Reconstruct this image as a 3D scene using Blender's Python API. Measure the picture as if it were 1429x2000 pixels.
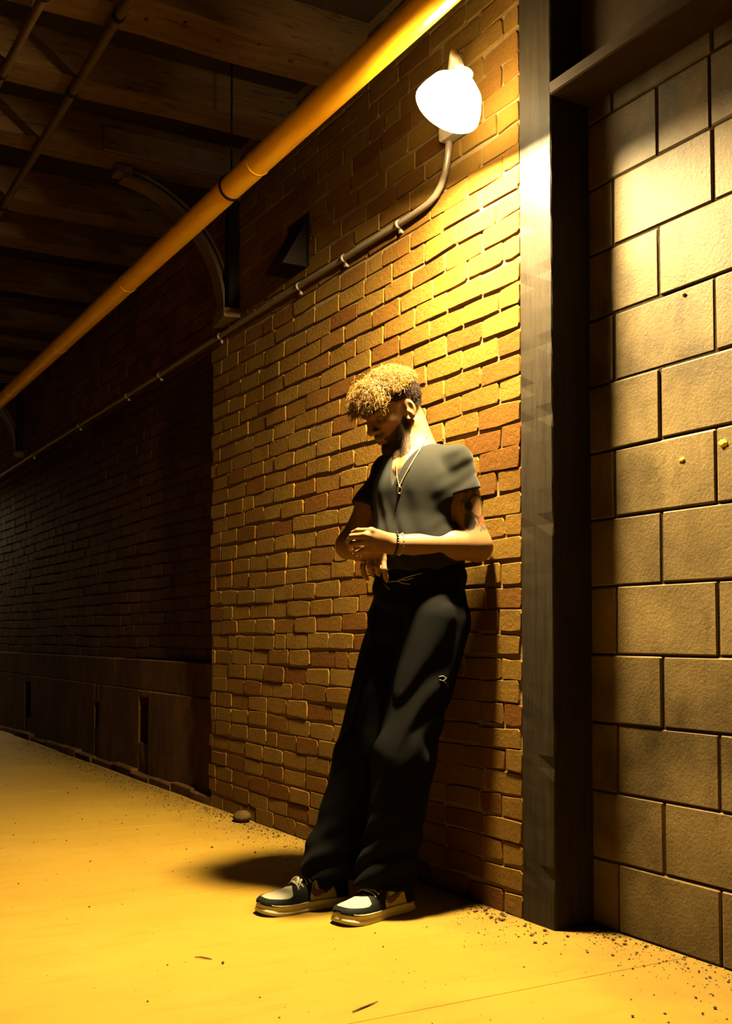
import bpy, bmesh, math, random
import numpy as np
from mathutils import Vector, Matrix, noise

for o in list(bpy.data.objects):
    bpy.data.objects.remove(o)
SC = bpy.context.scene
C = SC.collection
rng = random.Random(7)
nrng = np.random.default_rng(11)

# ------------------------------------------------------------------ camera
FPX = 2150.0
PSI = math.radians(29.45)
PITCH = math.radians(2.0)
CAM = np.array([-2.018, 0.0, 0.832])
CY = 1245 - FPX * math.tan(PITCH)
_R = np.array([math.cos(PSI), -math.sin(PSI), 0.0])
_FH = np.array([math.sin(PSI), math.cos(PSI), 0.0])
_Z = np.array([0.0, 0.0, 1.0])
_F = _FH * math.cos(PITCH) + _Z * math.sin(PITCH)
_U = -_FH * math.sin(PITCH) + _Z * math.cos(PITCH)
cd = bpy.data.cameras.new('camera')
cd.sensor_fit = 'HORIZONTAL'
cd.sensor_width = 36.0
cd.lens = FPX / 1429.0 * 36.0
cd.shift_y = (CY - 1000.0) / 1429.0
cd.clip_start = 0.05
cam = bpy.data.objects.new('camera', cd)
C.objects.link(cam)
cam.matrix_world = Matrix(((_R[0], _U[0], -_F[0], CAM[0]), (_R[1], _U[1], -_F[1], CAM[1]),
                           (_R[2], _U[2], -_F[2], CAM[2]), (0, 0, 0, 1)))
SC.camera = cam

# ------------------------------------------------------------------ world and exposure
w = bpy.data.worlds.new('night')
SC.world = w
w.use_nodes = True
w.node_tree.nodes['Background'].inputs[0].default_value = (0.9, 0.75, 0.6, 1)
w.node_tree.nodes['Background'].inputs[1].default_value = 0.0006
SC.view_settings.view_transform = 'Standard'
SC.view_settings.look = 'None'
SC.view_settings.gamma = 1.0
SC.view_settings.use_curve_mapping = False
SC.view_settings.exposure = 0.0
LAMP_STRENGTH = 13000.0
LAMP_COLOUR = (1.0, 0.76, 0.36, 1)


def ray(px, py):
    return _F + (px - 714.5) / FPX * _R + (CY - py) / FPX * _U


def P(px, py, t):
    """point of the place seen along that direction, at horizontal distance t"""
    r = ray(px, py)
    return CAM + r * t / (r @ _FH)


def proj(p):
    d = np.asarray(p) - CAM
    z = d @ _F
    return 714.5 + FPX * (d @ _R) / z, CY - FPX * (d @ _U) / z, z


# ------------------------------------------------------------------ materials
def newmat(name):
    m = bpy.data.materials.new(name)
    m.use_nodes = True
    nt = m.node_tree
    b = nt.nodes['Principled BSDF']
    return m, nt, b


def N(nt, typ, **kw):
    n = nt.nodes.new(typ)
    for k, v in kw.items():
        setattr(n, k, v)
    return n


def noise_tex(nt, coord, scale, detail=4, rough=0.55, dist=0.0):
    n = N(nt, 'ShaderNodeTexNoise')
    n.inputs['Scale'].default_value = scale
    n.inputs['Detail'].default_value = detail
    n.inputs['Roughness'].default_value = rough
    n.inputs['Distortion'].default_value = dist
    nt.links.new(coord, n.inputs['Vector'])
    return n.outputs['Fac']


def ramp(nt, fac, stops):
    r = N(nt, 'ShaderNodeValToRGB')
    els = r.color_ramp.elements
    els[0].position, els[0].color = stops[0][0], (*stops[0][1], 1)
    els[1].position, els[1].color = stops[-1][0], (*stops[-1][1], 1)
    for p, c in stops[1:-1]:
        e = els.new(p)
        e.color = (*c, 1)
    nt.links.new(fac, r.inputs[0])
    return r.outputs[0]


def mix(nt, fac, a, b, mode='MIX'):
    m = N(nt, 'ShaderNodeMix', data_type='RGBA', blend_type=mode)
    for sock, v in ((m.inputs[0], fac), (m.inputs[6], a), (m.inputs[7], b)):
        if hasattr(v, 'is_output'):
            nt.links.new(v, sock)
        elif isinstance(v, (int, float)):
            sock.default_value = v
        else:
            sock.default_value = (*v, 1)
    return m.outputs[2]


def math_n(nt, op, a, b=0.0, clamp=False):
    m = N(nt, 'ShaderNodeMath', operation=op, use_clamp=clamp)
    for s, v in ((m.inputs[0], a), (m.inputs[1], b)):
        if hasattr(v, 'is_output'):
            nt.links.new(v, s)
        else:
            s.default_value = v
    return m.outputs[0]


def bump(nt, bsdf, height, strength=0.4, dist=0.003, prev=None):
    b = N(nt, 'ShaderNodeBump')
    b.inputs['Strength'].default_value = strength
    b.inputs['Distance'].default_value = dist
    nt.links.new(height, b.inputs['Height'])
    if prev is not None:
        nt.links.new(prev, b.inputs['Normal'])
    nt.links.new(b.outputs[0], bsdf.inputs['Normal'])
    return b.outputs[0]


def pos(nt, scale=None):
    g = N(nt, 'ShaderNodeNewGeometry').outputs['Position']
    if scale is None:
        return g
    m = N(nt, 'ShaderNodeMapping')
    m.inputs['Scale'].default_value = scale
    nt.links.new(g, m.inputs['Vector'])
    return m.outputs[0]


def spec(b, rough, sp=0.3):
    b.inputs['Roughness'].default_value = rough
    b.inputs['Specular IOR Level'].default_value = sp * 0.28


def plain(name, col, rough=0.6, sp=0.3, metal=0.0, bscale=0, bstr=0.3, bdist=0.001, var=0.25):
    m, nt, b = newmat(name)
    p = pos(nt)
    f = noise_tex(nt, p, 25, 4)
    nt.links.new(mix(nt, f, [c * (1 - var) for c in col], [min(1, c * (1 + var)) for c in col]), b.inputs['Base Color'])
    spec(b, rough, sp)
    b.inputs['Metallic'].default_value = metal
    if bscale:
        bump(nt, b, noise_tex(nt, p, bscale, 5), bstr, bdist)
    return m


def brick_material(name, stops, dirt, dirtamt):
    m, nt, b = newmat(name)
    p = pos(nt)
    at = N(nt, 'ShaderNodeAttribute', attribute_name='rnd').outputs['Fac']
    oi = N(nt, 'ShaderNodeObjectInfo').outputs['Random']
    r = math_n(nt, 'FRACT', math_n(nt, 'ADD', at, oi))
    col = ramp(nt, r, stops)
    n1 = noise_tex(nt, p, 38, 5, 0.6)
    col = mix(nt, math_n(nt, 'MULTIPLY', n1, 0.55), col, (0.062, 0.031, 0.007))
    n2 = noise_tex(nt, p, 3.2, 5, 0.6)
    dm = math_n(nt, 'MULTIPLY', ramp(nt, n2, [(0.42, (0, 0, 0)), (0.72, (1, 1, 1))]), dirtamt)
    col = mix(nt, dm, col, dirt)
    n3 = noise_tex(nt, p, 420, 3, 0.7)
    spk = ramp(nt, n3, [(0.66, (0, 0, 0)), (0.72, (1, 1, 1))])
    col = mix(nt, math_n(nt, 'MULTIPLY', spk, 0.6), col, (0.12, 0.06, 0.02))
    nt.links.new(col, b.inputs['Base Color'])
    spec(b, 0.75, 0.06)
    h = math_n(nt, 'ADD', math_n(nt, 'MULTIPLY', noise_tex(nt, p, 300, 4, 0.7), 0.6), math_n(nt, 'MULTIPLY', noise_tex(nt, p, 55, 5, 0.6), 1.4))
    bump(nt, b, h, 0.8, 0.0035)
    return m


MAT = {}
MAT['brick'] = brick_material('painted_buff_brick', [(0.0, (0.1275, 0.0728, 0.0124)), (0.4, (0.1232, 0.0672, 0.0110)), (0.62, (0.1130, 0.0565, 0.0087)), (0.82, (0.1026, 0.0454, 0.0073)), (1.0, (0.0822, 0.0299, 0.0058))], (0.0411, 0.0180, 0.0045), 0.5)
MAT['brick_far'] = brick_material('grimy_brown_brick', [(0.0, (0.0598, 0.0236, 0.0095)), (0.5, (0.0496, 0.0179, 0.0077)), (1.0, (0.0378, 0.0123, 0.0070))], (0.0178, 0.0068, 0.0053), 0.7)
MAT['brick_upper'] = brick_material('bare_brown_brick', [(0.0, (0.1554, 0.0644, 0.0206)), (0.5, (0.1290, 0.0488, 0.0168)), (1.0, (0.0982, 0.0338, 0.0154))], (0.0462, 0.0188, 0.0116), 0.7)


def mortar_material(name, a, b_):
    m, nt, b = newmat(name)
    p = pos(nt)
    nt.links.new(mix(nt, noise_tex(nt, p, 60, 5), a, b_), b.inputs['Base Color'])
    spec(b, 0.9, 0.04)
    bump(nt, b, noise_tex(nt, p, 130, 5, 0.65), 1.0, 0.004)
    return m


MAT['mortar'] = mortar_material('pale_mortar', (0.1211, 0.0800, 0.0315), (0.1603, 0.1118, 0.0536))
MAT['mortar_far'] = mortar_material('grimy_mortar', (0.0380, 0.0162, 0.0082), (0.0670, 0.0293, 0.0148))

m, nt, b = newmat('painted_concrete_block')
p = pos(nt)
col = ramp(nt, noise_tex(nt, p, 2.4, 6, 0.6), [(0.3, (0.0174, 0.0115, 0.0042)), (0.7, (0.1394, 0.0959, 0.0365))])
st = ramp(nt, noise_tex(nt, pos(nt, (5, 5, 1.6)), 2.6, 6, 0.65), [(0.58, (0, 0, 0)), (0.74, (1, 1, 1))])
col = mix(nt, math_n(nt, 'MULTIPLY', st, 0.45), col, (0.0147, 0.0090, 0.0028))
pit = ramp(nt, noise_tex(nt, p, 190, 2, 0.5), [(0.70, (0, 0, 0)), (0.76, (1, 1, 1))])
col = mix(nt, math_n(nt, 'MULTIPLY', pit, 0.55), col, (0.0067, 0.0040, 0.0012))
# efflorescence patch on one block
vd = N(nt, 'ShaderNodeVectorMath', operation='DISTANCE')
nt.links.new(p, vd.inputs[0])
vd.inputs[1].default_value = (0.139, 2.205, 1.27)
patch = math_n(nt, 'SUBTRACT', 1.0, math_n(nt, 'MULTIPLY', vd.outputs['Value'], 9.0), clamp=True)
pn = ramp(nt, noise_tex(nt, p, 22, 5, 0.6, 1.5), [(0.48, (0, 0, 0)), (0.6, (1, 1, 1))])
col = mix(nt, math_n(nt, 'MULTIPLY', math_n(nt, 'MULTIPLY', patch, pn), 0.9, clamp=True), col, (0.0404, 0.0280, 0.0067))
nt.links.new(col, b.inputs['Base Color'])
spec(b, 0.55, 0.3)
h = math_n(nt, 'SUBTRACT', math_n(nt, 'MULTIPLY', noise_tex(nt, p, 110, 5, 0.6), 1.0), math_n(nt, 'MULTIPLY', pit, 0.8))
bump(nt, b, h, 0.55, 0.003)
MAT['block'] = m
MAT['block_joint'] = mortar_material('block_joint', (0.0172, 0.0114, 0.0038), (0.0217, 0.0150, 0.0054))

m, nt, b = newmat('concrete_floor')
p = pos(nt)
col = ramp(nt, noise_tex(nt, p, 1.3, 7, 0.62), [(0.3, (0.1729, 0.1013, 0.0123)), (0.7, (0.2063, 0.1274, 0.0182))])
str_ = ramp(nt, noise_tex(nt, pos(nt, (2.2, 9, 1)), 1.6, 6, 0.65), [(0.52, (0, 0, 0)), (0.75, (1, 1, 1))])
col = mix(nt, math_n(nt, 'MULTIPLY', str_, 0.35), col, (0.1172, 0.0650, 0.0085))
sp_ = ramp(nt, noise_tex(nt, p, 75, 3, 0.6), [(0.70, (0, 0, 0)), (0.76, (1, 1, 1))])
col = mix(nt, math_n(nt, 'MULTIPLY', sp_, 0.5), col, (0.0500, 0.0268, 0.0057))
# trodden grime that lies along the foot of the wall
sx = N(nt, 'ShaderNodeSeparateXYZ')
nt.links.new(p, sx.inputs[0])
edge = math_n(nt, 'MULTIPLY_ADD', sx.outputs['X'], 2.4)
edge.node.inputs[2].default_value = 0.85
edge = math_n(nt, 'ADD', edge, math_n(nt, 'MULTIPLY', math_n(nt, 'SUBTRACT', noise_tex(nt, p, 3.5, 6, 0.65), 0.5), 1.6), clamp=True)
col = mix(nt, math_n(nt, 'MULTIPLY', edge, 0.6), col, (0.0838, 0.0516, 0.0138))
nt.links.new(col, b.inputs['Base Color'])
spec(b, 0.65, 0.08)
h = math_n(nt, 'ADD', noise_tex(nt, p, 220, 4, 0.7), math_n(nt, 'MULTIPLY', noise_tex(nt, p, 14, 5), 1.5))
bump(nt, b, h, 0.4, 0.003)
MAT['floor'] = m

m, nt, b = newmat('stained_plinth_concrete')
p = pos(nt)
col = ramp(nt, noise_tex(nt, pos(nt, (1, 1, 0.5)), 5, 7, 0.65, 0.6), [(0.3, (0.0301, 0.0143, 0.0053)), (0.55, (0.0605, 0.0306, 0.0108)), (0.75, (0.0828, 0.0429, 0.0154))])
nt.links.new(col, b.inputs['Base Color'])
spec(b, 0.9, 0.05)
bump(nt, b, noise_tex(nt, p, 45, 6, 0.65), 0.9, 0.008)
MAT['plinth'] = m


def wood_material(name, a, b_, scl=(14, 1, 14), sp=0.3, rough=0.6, cracks=True):
    m, nt, b = newmat(name)
    q = pos(nt, scl)
    f = noise_tex(nt, q, 2.2, 7, 0.65, 0.4)
    col = ramp(nt, f, [(0.3, a), (0.7, b_)])
    if cracks:
        c = ramp(nt, noise_tex(nt, q, 6, 4, 0.6, 1.2), [(0.36, (1, 1, 1)), (0.42, (0, 0, 0))])
        col = mix(nt, math_n(nt, 'MULTIPLY', c, 0.7), col, [x * 0.2 for x in a])
    nt.links.new(col, b.inputs['Base Color'])
    spec(b, rough, sp)
    bump(nt, b, noise_tex(nt, q, 9, 6, 0.65), 0.6, 0.003)
    return m


MAT['post'] = wood_material('worn_painted_timber', (0.0117, 0.0088, 0.0053), (0.0247, 0.0188, 0.0117), (22, 22, 1.5), 0.25, 0.5, False)
MAT['beam'] = wood_material('old_joist_timber', (0.0421, 0.0232, 0.0087), (0.0843, 0.0487, 0.0181), (1.2, 10, 10))
MAT['deck'] = plain('sooty_deck_boards', (0.018, 0.012, 0.008), 0.95, 0.1)
MAT['steel'] = plain('brown_painted_steel', (0.0277, 0.0174, 0.0109), 0.55, 0.4, 0, 60, 0.5, 0.002, 0.4)
MAT['steel_brace'] = plain('pale_brown_brace_steel', (0.0609, 0.0383, 0.0229), 0.55, 0.4, 0, 60, 0.5, 0.002, 0.4)
MAT['steel_dark'] = plain('dark_painted_steel', (0.0085, 0.0060, 0.0048), 0.8, 0.05, 0, 60, 0.4, 0.002)
m, nt, b = newmat('yellow_pipe_paint')
p = pos(nt)
col = ramp(nt, noise_tex(nt, p, 5, 4), [(0.3, (0.7480, 0.3910, 0.0153)), (0.7, (0.8075, 0.4590, 0.0187))])
chip = ramp(nt, noise_tex(nt, p, 120, 2, 0.5), [(0.74, (0, 0, 0)), (0.77, (1, 1, 1))])
col = mix(nt, chip, col, (0.0850, 0.0340, 0.0085))
nt.links.new(col, b.inputs['Base Color'])
spec(b, 0.3, 1.6)
MAT['pipe'] = m
MAT['conduit'] = plain('galvanised_conduit', (0.1814, 0.1458, 0.1058), 0.42, 0.5, 0.5, 90, 0.2, 0.001)
MAT['oldpipe'] = plain('tarnished_pipe', (0.0526, 0.0324, 0.0123), 0.5, 0.4, 0.2, 70, 0.5, 0.002, 0.5)
MAT['corbel'] = plain('rough_corbel_stone', (0.0883, 0.0565, 0.0247), 0.9, 0.2, 0, 50, 1.0, 0.006, 0.4)
MAT['lamp_metal'] = plain('lamp_grey_enamel', (0.1600, 0.1300, 0.0900), 0.4, 0.5)
MAT['void'] = plain('painted_slot_shade', (0.004, 0.003, 0.002), 1.0, 0.0)  # near-black backing that paints the shade inside the plinth slots
MAT['grit'] = plain('dirt_and_grit', (0.0412, 0.0247, 0.0092), 0.9, 0.2, 0, 0, 0, 0, 0.6)
MAT['stone'] = plain('ochre_stone', (0.0494, 0.0296, 0.0087), 0.9, 0.2, 0, 80, 0.8, 0.004, 0.3)
MAT['twig'] = plain('dry_twig', (0.10, 0.055, 0.02), 0.8, 0.2)
MAT['chip'] = plain('yellow_paint_chip', (0.80, 0.50, 0.02), 0.6, 0.3)
m, nt, b = newmat('lit_lamp_glass')
nt.nodes.remove(b)
em = N(nt, 'ShaderNodeEmission')
em.inputs[0].default_value = LAMP_COLOUR
em.inputs[1].default_value = LAMP_STRENGTH
nt.links.new(em.outputs[0], nt.nodes['Material Output'].inputs[0])
MAT['lit'] = m
m, nt, b = newmat('self_glowing_hood')      # emission added to the hood, imitating the halo around the lamp
b.inputs['Base Color'].default_value = (0.8, 0.75, 0.6, 1)
spec(b, 0.3, 0.5)
b.inputs['Emission Color'].default_value = LAMP_COLOUR
b.inputs['Emission Strength'].default_value = 85.0
MAT['hood_glow'] = m
for k_, src, val in (('lit_far', 'lit', LAMP_STRENGTH * 0.3), ('hood_glow_far', 'hood_glow', 25.0)):
    MAT[k_] = MAT[src].copy()
    for n_ in MAT[k_].node_tree.nodes:
        if n_.type == 'EMISSION':
            n_.inputs[1].default_value = val
        elif n_.type == 'BSDF_PRINCIPLED':
            n_.inputs['Emission Strength'].default_value = val


# ------------------------------------------------------------------ mesh helpers
def obj(name, me, mat=None, parent=None):
    o = bpy.data.objects.new(name, me)
    C.objects.link(o)
    if mat is not None and me is not None and not me.materials:
        me.materials.append(mat)
    if parent is not None:
        o.parent = parent
    return o


def tag(o, label=None, cat=None, group=None, kind=None):
    if label:
        o['label'] = label
    if cat:
        o['category'] = cat
    if group:
        o['group'] = group
    if kind:
        o['kind'] = kind
    return o


def empty(name, loc=(0, 0, 0)):
    o = bpy.data.objects.new(name, None)
    o.empty_display_size = 0.05
    o.location = loc
    C.objects.link(o)
    bpy.context.view_layer.update()
    return o


def mesh_np(name, v, f, smooth=True):
    me = bpy.data.meshes.new(name)
    v = np.asarray(v, dtype=np.float32)
    f = np.asarray(f, dtype=np.int32)
    me.vertices.add(len(v))
    me.vertices.foreach_set('co', v.ravel())
    n = f.shape[1]
    me.loops.add(f.size)
    me.loops.foreach_set('vertex_index', f.ravel())
    me.polygons.add(len(f))
    me.polygons.foreach_set('loop_start', np.arange(0, f.size, n, dtype=np.int32))
    me.polygons.foreach_set('loop_total', np.full(len(f), n, dtype=np.int32))
    me.update(calc_edges=True)
    me.validate()
    if smooth:
        me.polygons.foreach_set('use_smooth', np.ones(len(me.polygons), dtype=bool))
    return me


class MB:
    """collects shapes into one mesh"""
    def __init__(self):
        self.v, self.f, self.s = [], [], []

    def add(self, vs, fs, smooth=False):
        n = len(self.v)
        self.v += [tuple(map(float, q)) for q in vs]
        self.f += [tuple(i + n for i in q) for q in fs]
        self.s += [smooth] * len(fs)

    def box(self, x0, x1, y0, y1, z0, z1, bev=0.0, jit=0.0):
        bm = bmesh.new()
        bmesh.ops.create_cube(bm, size=1)
        for q in bm.verts:
            q.co = Vector(((x0 + x1) / 2 + q.co.x * (x1 - x0), (y0 + y1) / 2 + q.co.y * (y1 - y0), (z0 + z1) / 2 + q.co.z * (z1 - z0)))
        if bev:
            bmesh.ops.bevel(bm, geom=list(bm.edges), offset=bev, segments=1, affect='EDGES')
        if jit:
            for q in bm.verts:
                q.co += Vector((rng.uniform(-jit, jit), rng.uniform(-jit, jit), rng.uniform(-jit, jit)))
        bm.verts.index_update()
        self.add([q.co for q in bm.verts], [[q.index for q in fc.verts] for fc in bm.faces])
        bm.free()
        return self

    def tube(self, pts, r, sides=8, caps=True):
        pts = [np.asarray(q, float) for q in pts]
        n = len(pts)
        rs = [r] * n if np.isscalar(r) else list(r)
        tan = [pts[min(i + 1, n - 1)] - pts[max(i - 1, 0)] for i in range(n)]
        tan = [t / (np.linalg.norm(t) + 1e-12) for t in tan]
        up = np.array([0, 0, 1.0]) if abs(tan[0][2]) < 0.9 else np.array([1.0, 0, 0])
        a = np.cross(tan[0], up)
        a /= np.linalg.norm(a)
        vs = []
        for i in range(n):
            a = a - tan[i] * (a @ tan[i])
            a /= np.linalg.norm(a) + 1e-12
            b_ = np.cross(tan[i], a)
            for k in range(sides):
                an = 2 * math.pi * k / sides
                vs.append(pts[i] + rs[i] * (a * math.cos(an) + b_ * math.sin(an)))
        fs = []
        for i in range(n - 1):
            for k in range(sides):
                k2 = (k + 1) % sides
                fs.append((i * sides + k, i * sides + k2, (i + 1) * sides + k2, (i + 1) * sides + k))
        if caps:
            fs.append(tuple(range(sides - 1, -1, -1)))
            fs.append(tuple((n - 1) * sides + k for k in range(sides)))
        self.add(vs, fs, True)
        return self

    def lathe(self, prof, c, axis=(0, 0, 1), seg=20):
        ax = Vector(axis).normalized()
        q = Vector((0, 0, 1)).rotation_difference(ax)
        vs = []
        for (r, z) in prof:
            for k in range(seg):
                an = 2 * math.pi * k / seg
                vs.append(Vector(c) + q @ Vector((r * math.cos(an), r * math.sin(an), z)))
        fs = []
        for i in range(len(prof) - 1):
            for k in range(seg):
                k2 = (k + 1) % seg
                fs.append((i * seg + k, i * seg + k2, (i + 1) * seg + k2, (i + 1) * seg + k))
        self.add(vs, fs, True)
        return self

    def sphere(self, c, r, seg=8, rings=5, scale=(1, 1, 1)):
        vs = [(c[0], c[1], c[2] - r * scale[2])]
        for i in range(1, rings):
            th = math.pi * i / rings - math.pi / 2
            for k in range(seg):
                an = 2 * math.pi * k / seg
                vs.append((c[0] + r * scale[0] * math.cos(th) * math.cos(an), c[1] + r * scale[1] * math.cos(th) * math.sin(an), c[2] + r * scale[2] * math.sin(th)))
        vs.append((c[0], c[1], c[2] + r * scale[2]))
        fs = []
        for k in range(seg):
            fs.append((0, 1 + (k + 1) % seg, 1 + k))
            fs.append((len(vs) - 1, 1 + (rings - 2) * seg + k, 1 + (rings - 2) * seg + (k + 1) % seg))
        for i in range(rings - 2):
            for k in range(seg):
                k2 = (k + 1) % seg
                fs.append((1 + i * seg + k, 1 + i * seg + k2, 1 + (i + 1) * seg + k2, 1 + (i + 1) * seg + k))
        self.add(vs, fs, True)
        return self

    def mesh(self, name):
        me = bpy.data.meshes.new(name)
        me.from_pydata(self.v, [], self.f)
        me.polygons.foreach_set('use_smooth', self.s)
        me.update()
        return me

    def build(self, name, mat, parent=None):
        return obj(name, self.mesh(name), mat, parent)


# ================================================================== THE SETTING
WALL_Y0, WALL_Y1 = 2.63, 5.15
FAR_X = 0.10
CEIL = 3.16
YEND = 17.0

# ------------------------------------------------------------------ floor: slabs with saw cuts
fl = MB().box(-6.5, 0.9, -3.0, YEND, -0.30, -0.03).build('floor', MAT['grit'])
tag(fl, kind='structure')
cuts = [-3.0] + [2.11 - 1.313 + 1.313 * k for k in range(-2, 13)] + [YEND]
for i in range(len(cuts) - 1):
    a, b_ = cuts[i] + 0.0012, cuts[i + 1] - 0.0012
    MB().box(-6.5, 0.9, a, b_, -0.03, 0.0, 0.0012).build('slab', MAT['floor'], fl)


# ------------------------------------------------------------------ bricks
def brick_mesh(name, seed):
    r = random.Random(seed)
    L, H = 0.5, 0.5            # unit outline, scaled per brick
    cy, cz = r.uniform(0.02, 0.05), r.uniform(0.08, 0.17)
    base = [(-L + cy, -H), (0 + r.uniform(-.15, .15), -H), (L - cy, -H), (L, -H + cz), (L, H - cz), (L - cy, H), (0 + r.uniform(-.15, .15), H), (-L + cy, H), (-L, H - cz), (-L, -H + cz)]
    out = [(y + r.uniform(-.016, .016), z + r.uniform(-.07, .07)) for y, z in base]
    vs = [(0.030, y, z) for y, z in out]
    vs += [(0.0034 + r.uniform(-.001, .0015), y, z) for y, z in out]
    vs += [(0.0, y * r.uniform(.968, .985), z * r.uniform(.89, .95)) for y, z in out]
    n = len(out)
    fs = []
    for k in range(n):
        k2 = (k + 1) % n
        fs.append((k, n + k, n + k2, k2))
        fs.append((n + k, 2 * n + k, 2 * n + k2, n + k2))
    for k in range(1, n - 1):
        fs.append((2 * n, 2 * n + k + 1, 2 * n + k))
    me = bpy.data.meshes.new(name)
    me.from_pydata(vs, [], fs)
    me.update()
    return me


def lay_bricks(y0, y1, z0, z1, x, mat, parent, pitch=(0.2065, 0.0707), joint=(0.0072, 0.0085), ragged=0.04, keep=300, seed=3, holes=()):
    r = random.Random(seed)
    var = [brick_mesh('brick', seed * 100 + i) for i in range(14)]
    for q in var:
        q.materials.append(mat)
    out = []
    rows = int((z1 - z0) / pitch[1])
    for c in range(rows):
        zc = z0 + (c + 0.5) * pitch[1]
        y = y0 + (0.0 if c % 2 else -pitch[0] * 0.5) + r.uniform(-.012, .012)
        yend = y1 + r.uniform(-ragged, ragged * 0.4)
        while y < yend - 0.02:
            ln = pitch[0] * r.uniform(0.93, 1.07)
            if r.random() < 0.05:
                ln *= 0.55
            a, b_ = max(y, y0), min(y + ln, yend)
            y += ln
            if b_ - a < 0.035:
                continue
            yc = (a + b_) / 2
            dz = 0.0045 * math.sin(yc * 2.3 + c * 0.5) + 0.003 * math.sin(yc * 6.1 + c * 1.9)
            hgt = pitch[1] - joint[1] * r.uniform(0.6, 1.25)
            if any(h0 < yc < h1 and k0 < zc < k1 for h0, h1, k0, k1 in holes):
                continue
            out.append((yc, zc + dz, b_ - a - joint[0] * r.uniform(0.7, 1.2), hgt, x + r.uniform(-.0018, .0018), r.uniform(-.012, .012), r.uniform(-.007, .007), r.randrange(14)))

    def size(e):
        px, py, z = proj((e[4], e[0], e[1]))
        vis = -10 < px < 1440 and -10 < py < 2010
        p1 = proj((e[4], e[0] - e[2] / 2, e[1]))
        p2 = proj((e[4], e[0] + e[2] / 2, e[1]))
        return abs(p1[0] - p2[0]) * e[3] / z if vis else 0.0
    out.sort(key=size, reverse=True)
    rest = MB()
    rn = []
    for i, (yc, zc, ln, h, xx, rx, rz, vi) in enumerate(out):
        M = Matrix.Translation((xx, yc, zc)) @ Matrix.Rotation(rx, 4, 'X') @ Matrix.Rotation(rz, 4, 'Z') @ Matrix.Diagonal((1, ln, h, 1))
        if i < keep:
            o = obj('brick', var[vi], None, parent)
            o.matrix_world = M
        else:
            me = var[vi]
            rest.add([M @ q.co for q in me.vertices], [tuple(pp.vertices) for pp in me.polygons])
            rn += [r.random()] * len(me.polygons)
    o = rest.build('brickwork', mat, parent)
    at = o.data.attributes.new('rnd', 'FLOAT', 'FACE')
    at.data.foreach_set('value', rn)
    o['kind'] = 'stuff'


wm = MB().box(0.0058, 0.25, WALL_Y0, WALL_Y1 - 0.01, -0.03, CEIL).build('wall_middle', MAT['mortar'])
tag(wm, kind='structure')
lay_bricks(WALL_Y0, WALL_Y1, 0.0, CEIL, 0.0, MAT['brick'], wm)

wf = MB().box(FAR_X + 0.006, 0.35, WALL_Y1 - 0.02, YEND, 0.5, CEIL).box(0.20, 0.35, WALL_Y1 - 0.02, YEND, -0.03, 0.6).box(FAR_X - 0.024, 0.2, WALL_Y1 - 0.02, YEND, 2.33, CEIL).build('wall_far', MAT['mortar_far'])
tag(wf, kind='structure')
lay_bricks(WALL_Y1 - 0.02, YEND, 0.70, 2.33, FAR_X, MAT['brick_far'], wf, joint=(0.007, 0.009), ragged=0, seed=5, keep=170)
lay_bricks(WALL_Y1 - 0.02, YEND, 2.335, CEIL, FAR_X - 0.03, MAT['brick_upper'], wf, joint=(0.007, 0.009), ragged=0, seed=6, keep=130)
# concrete plinth of the far bay, cast in panels around three slots
PLX = 0.04
SLOTS = [(6.22, 6.41, 0.213, 0.477), (7.255, 7.355, 0.237, 0.402), (9.24, 9.46, 0.173, 0.459)]


def panel(y0, y1, z0, z1, x, jit=0.003):
    MB().box(x, 0.205, y0, y1, z0, z1, 0.006, jit).build('concrete_panel', MAT['plinth'], wf)


ys = WALL_Y1 + 0.012
for (s0, s1, k0, k1) in SLOTS:
    panel(ys, s0, 0.0, 0.52, PLX)
    panel(s0, s1, 0.0, k0, PLX + 0.004)
    panel(s0, s1, k1, 0.52, PLX + 0.002)
    MB().box(0.19, 0.20, s0, s1, k0, k1).build('slot_back', MAT['void'], wf)
    ys = s1
panel(ys, 12.2, 0.0, 0.52, PLX)
panel(12.2, YEND, 0.0, 0.52, PLX)
for a, b_ in ((WALL_Y1 + 0.01, 6.9), (6.905, 9.6), (9.605, 13.0), (13.005, YEND)):
    panel(a, b_, 0.52, 0.70, PLX + 0.006)
kb = MB()
yy = WALL_Y1 - 0.03
while yy < YEND:
    y2 = yy + rng.uniform(0.25, 0.5)
    kb.box(0.000 + rng.uniform(-.010, .010), PLX + 0.02, yy, min(y2, YEND), -0.02, 0.040 + rng.uniform(-.012, .015), 0.008, 0.004)
    yy = y2
kb = kb.build('trim_1', MAT['plinth'])
tag(kb, kind='structure')

# ------------------------------------------------------------------ concrete block wall, nearest the camera
BX = 0.139
wn = MB().box(BX + 0.0045, 0.42, -3.0, 2.62, -0.03, CEIL).build('wall_near', MAT['block_joint'])
tag(wn, kind='structure')


def block_mesh(seed):
    r = random.Random(seed)
    mb = MB()
    q = MB().box(0.0, 0.05, -0.183, 0.183, -0.0949, 0.0949, 0.0042)
    vs = [(x + (r.uniform(-.0006, .0006) if x < 0.02 else 0), y + r.uniform(-.0012, .0012), z + r.uniform(-.0012, .0012)) for x, y, z in q.v]
    mb.add(vs, q.f)
    me = mb.mesh('block')
    me.materials.append(MAT['block'])
    return me


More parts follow.
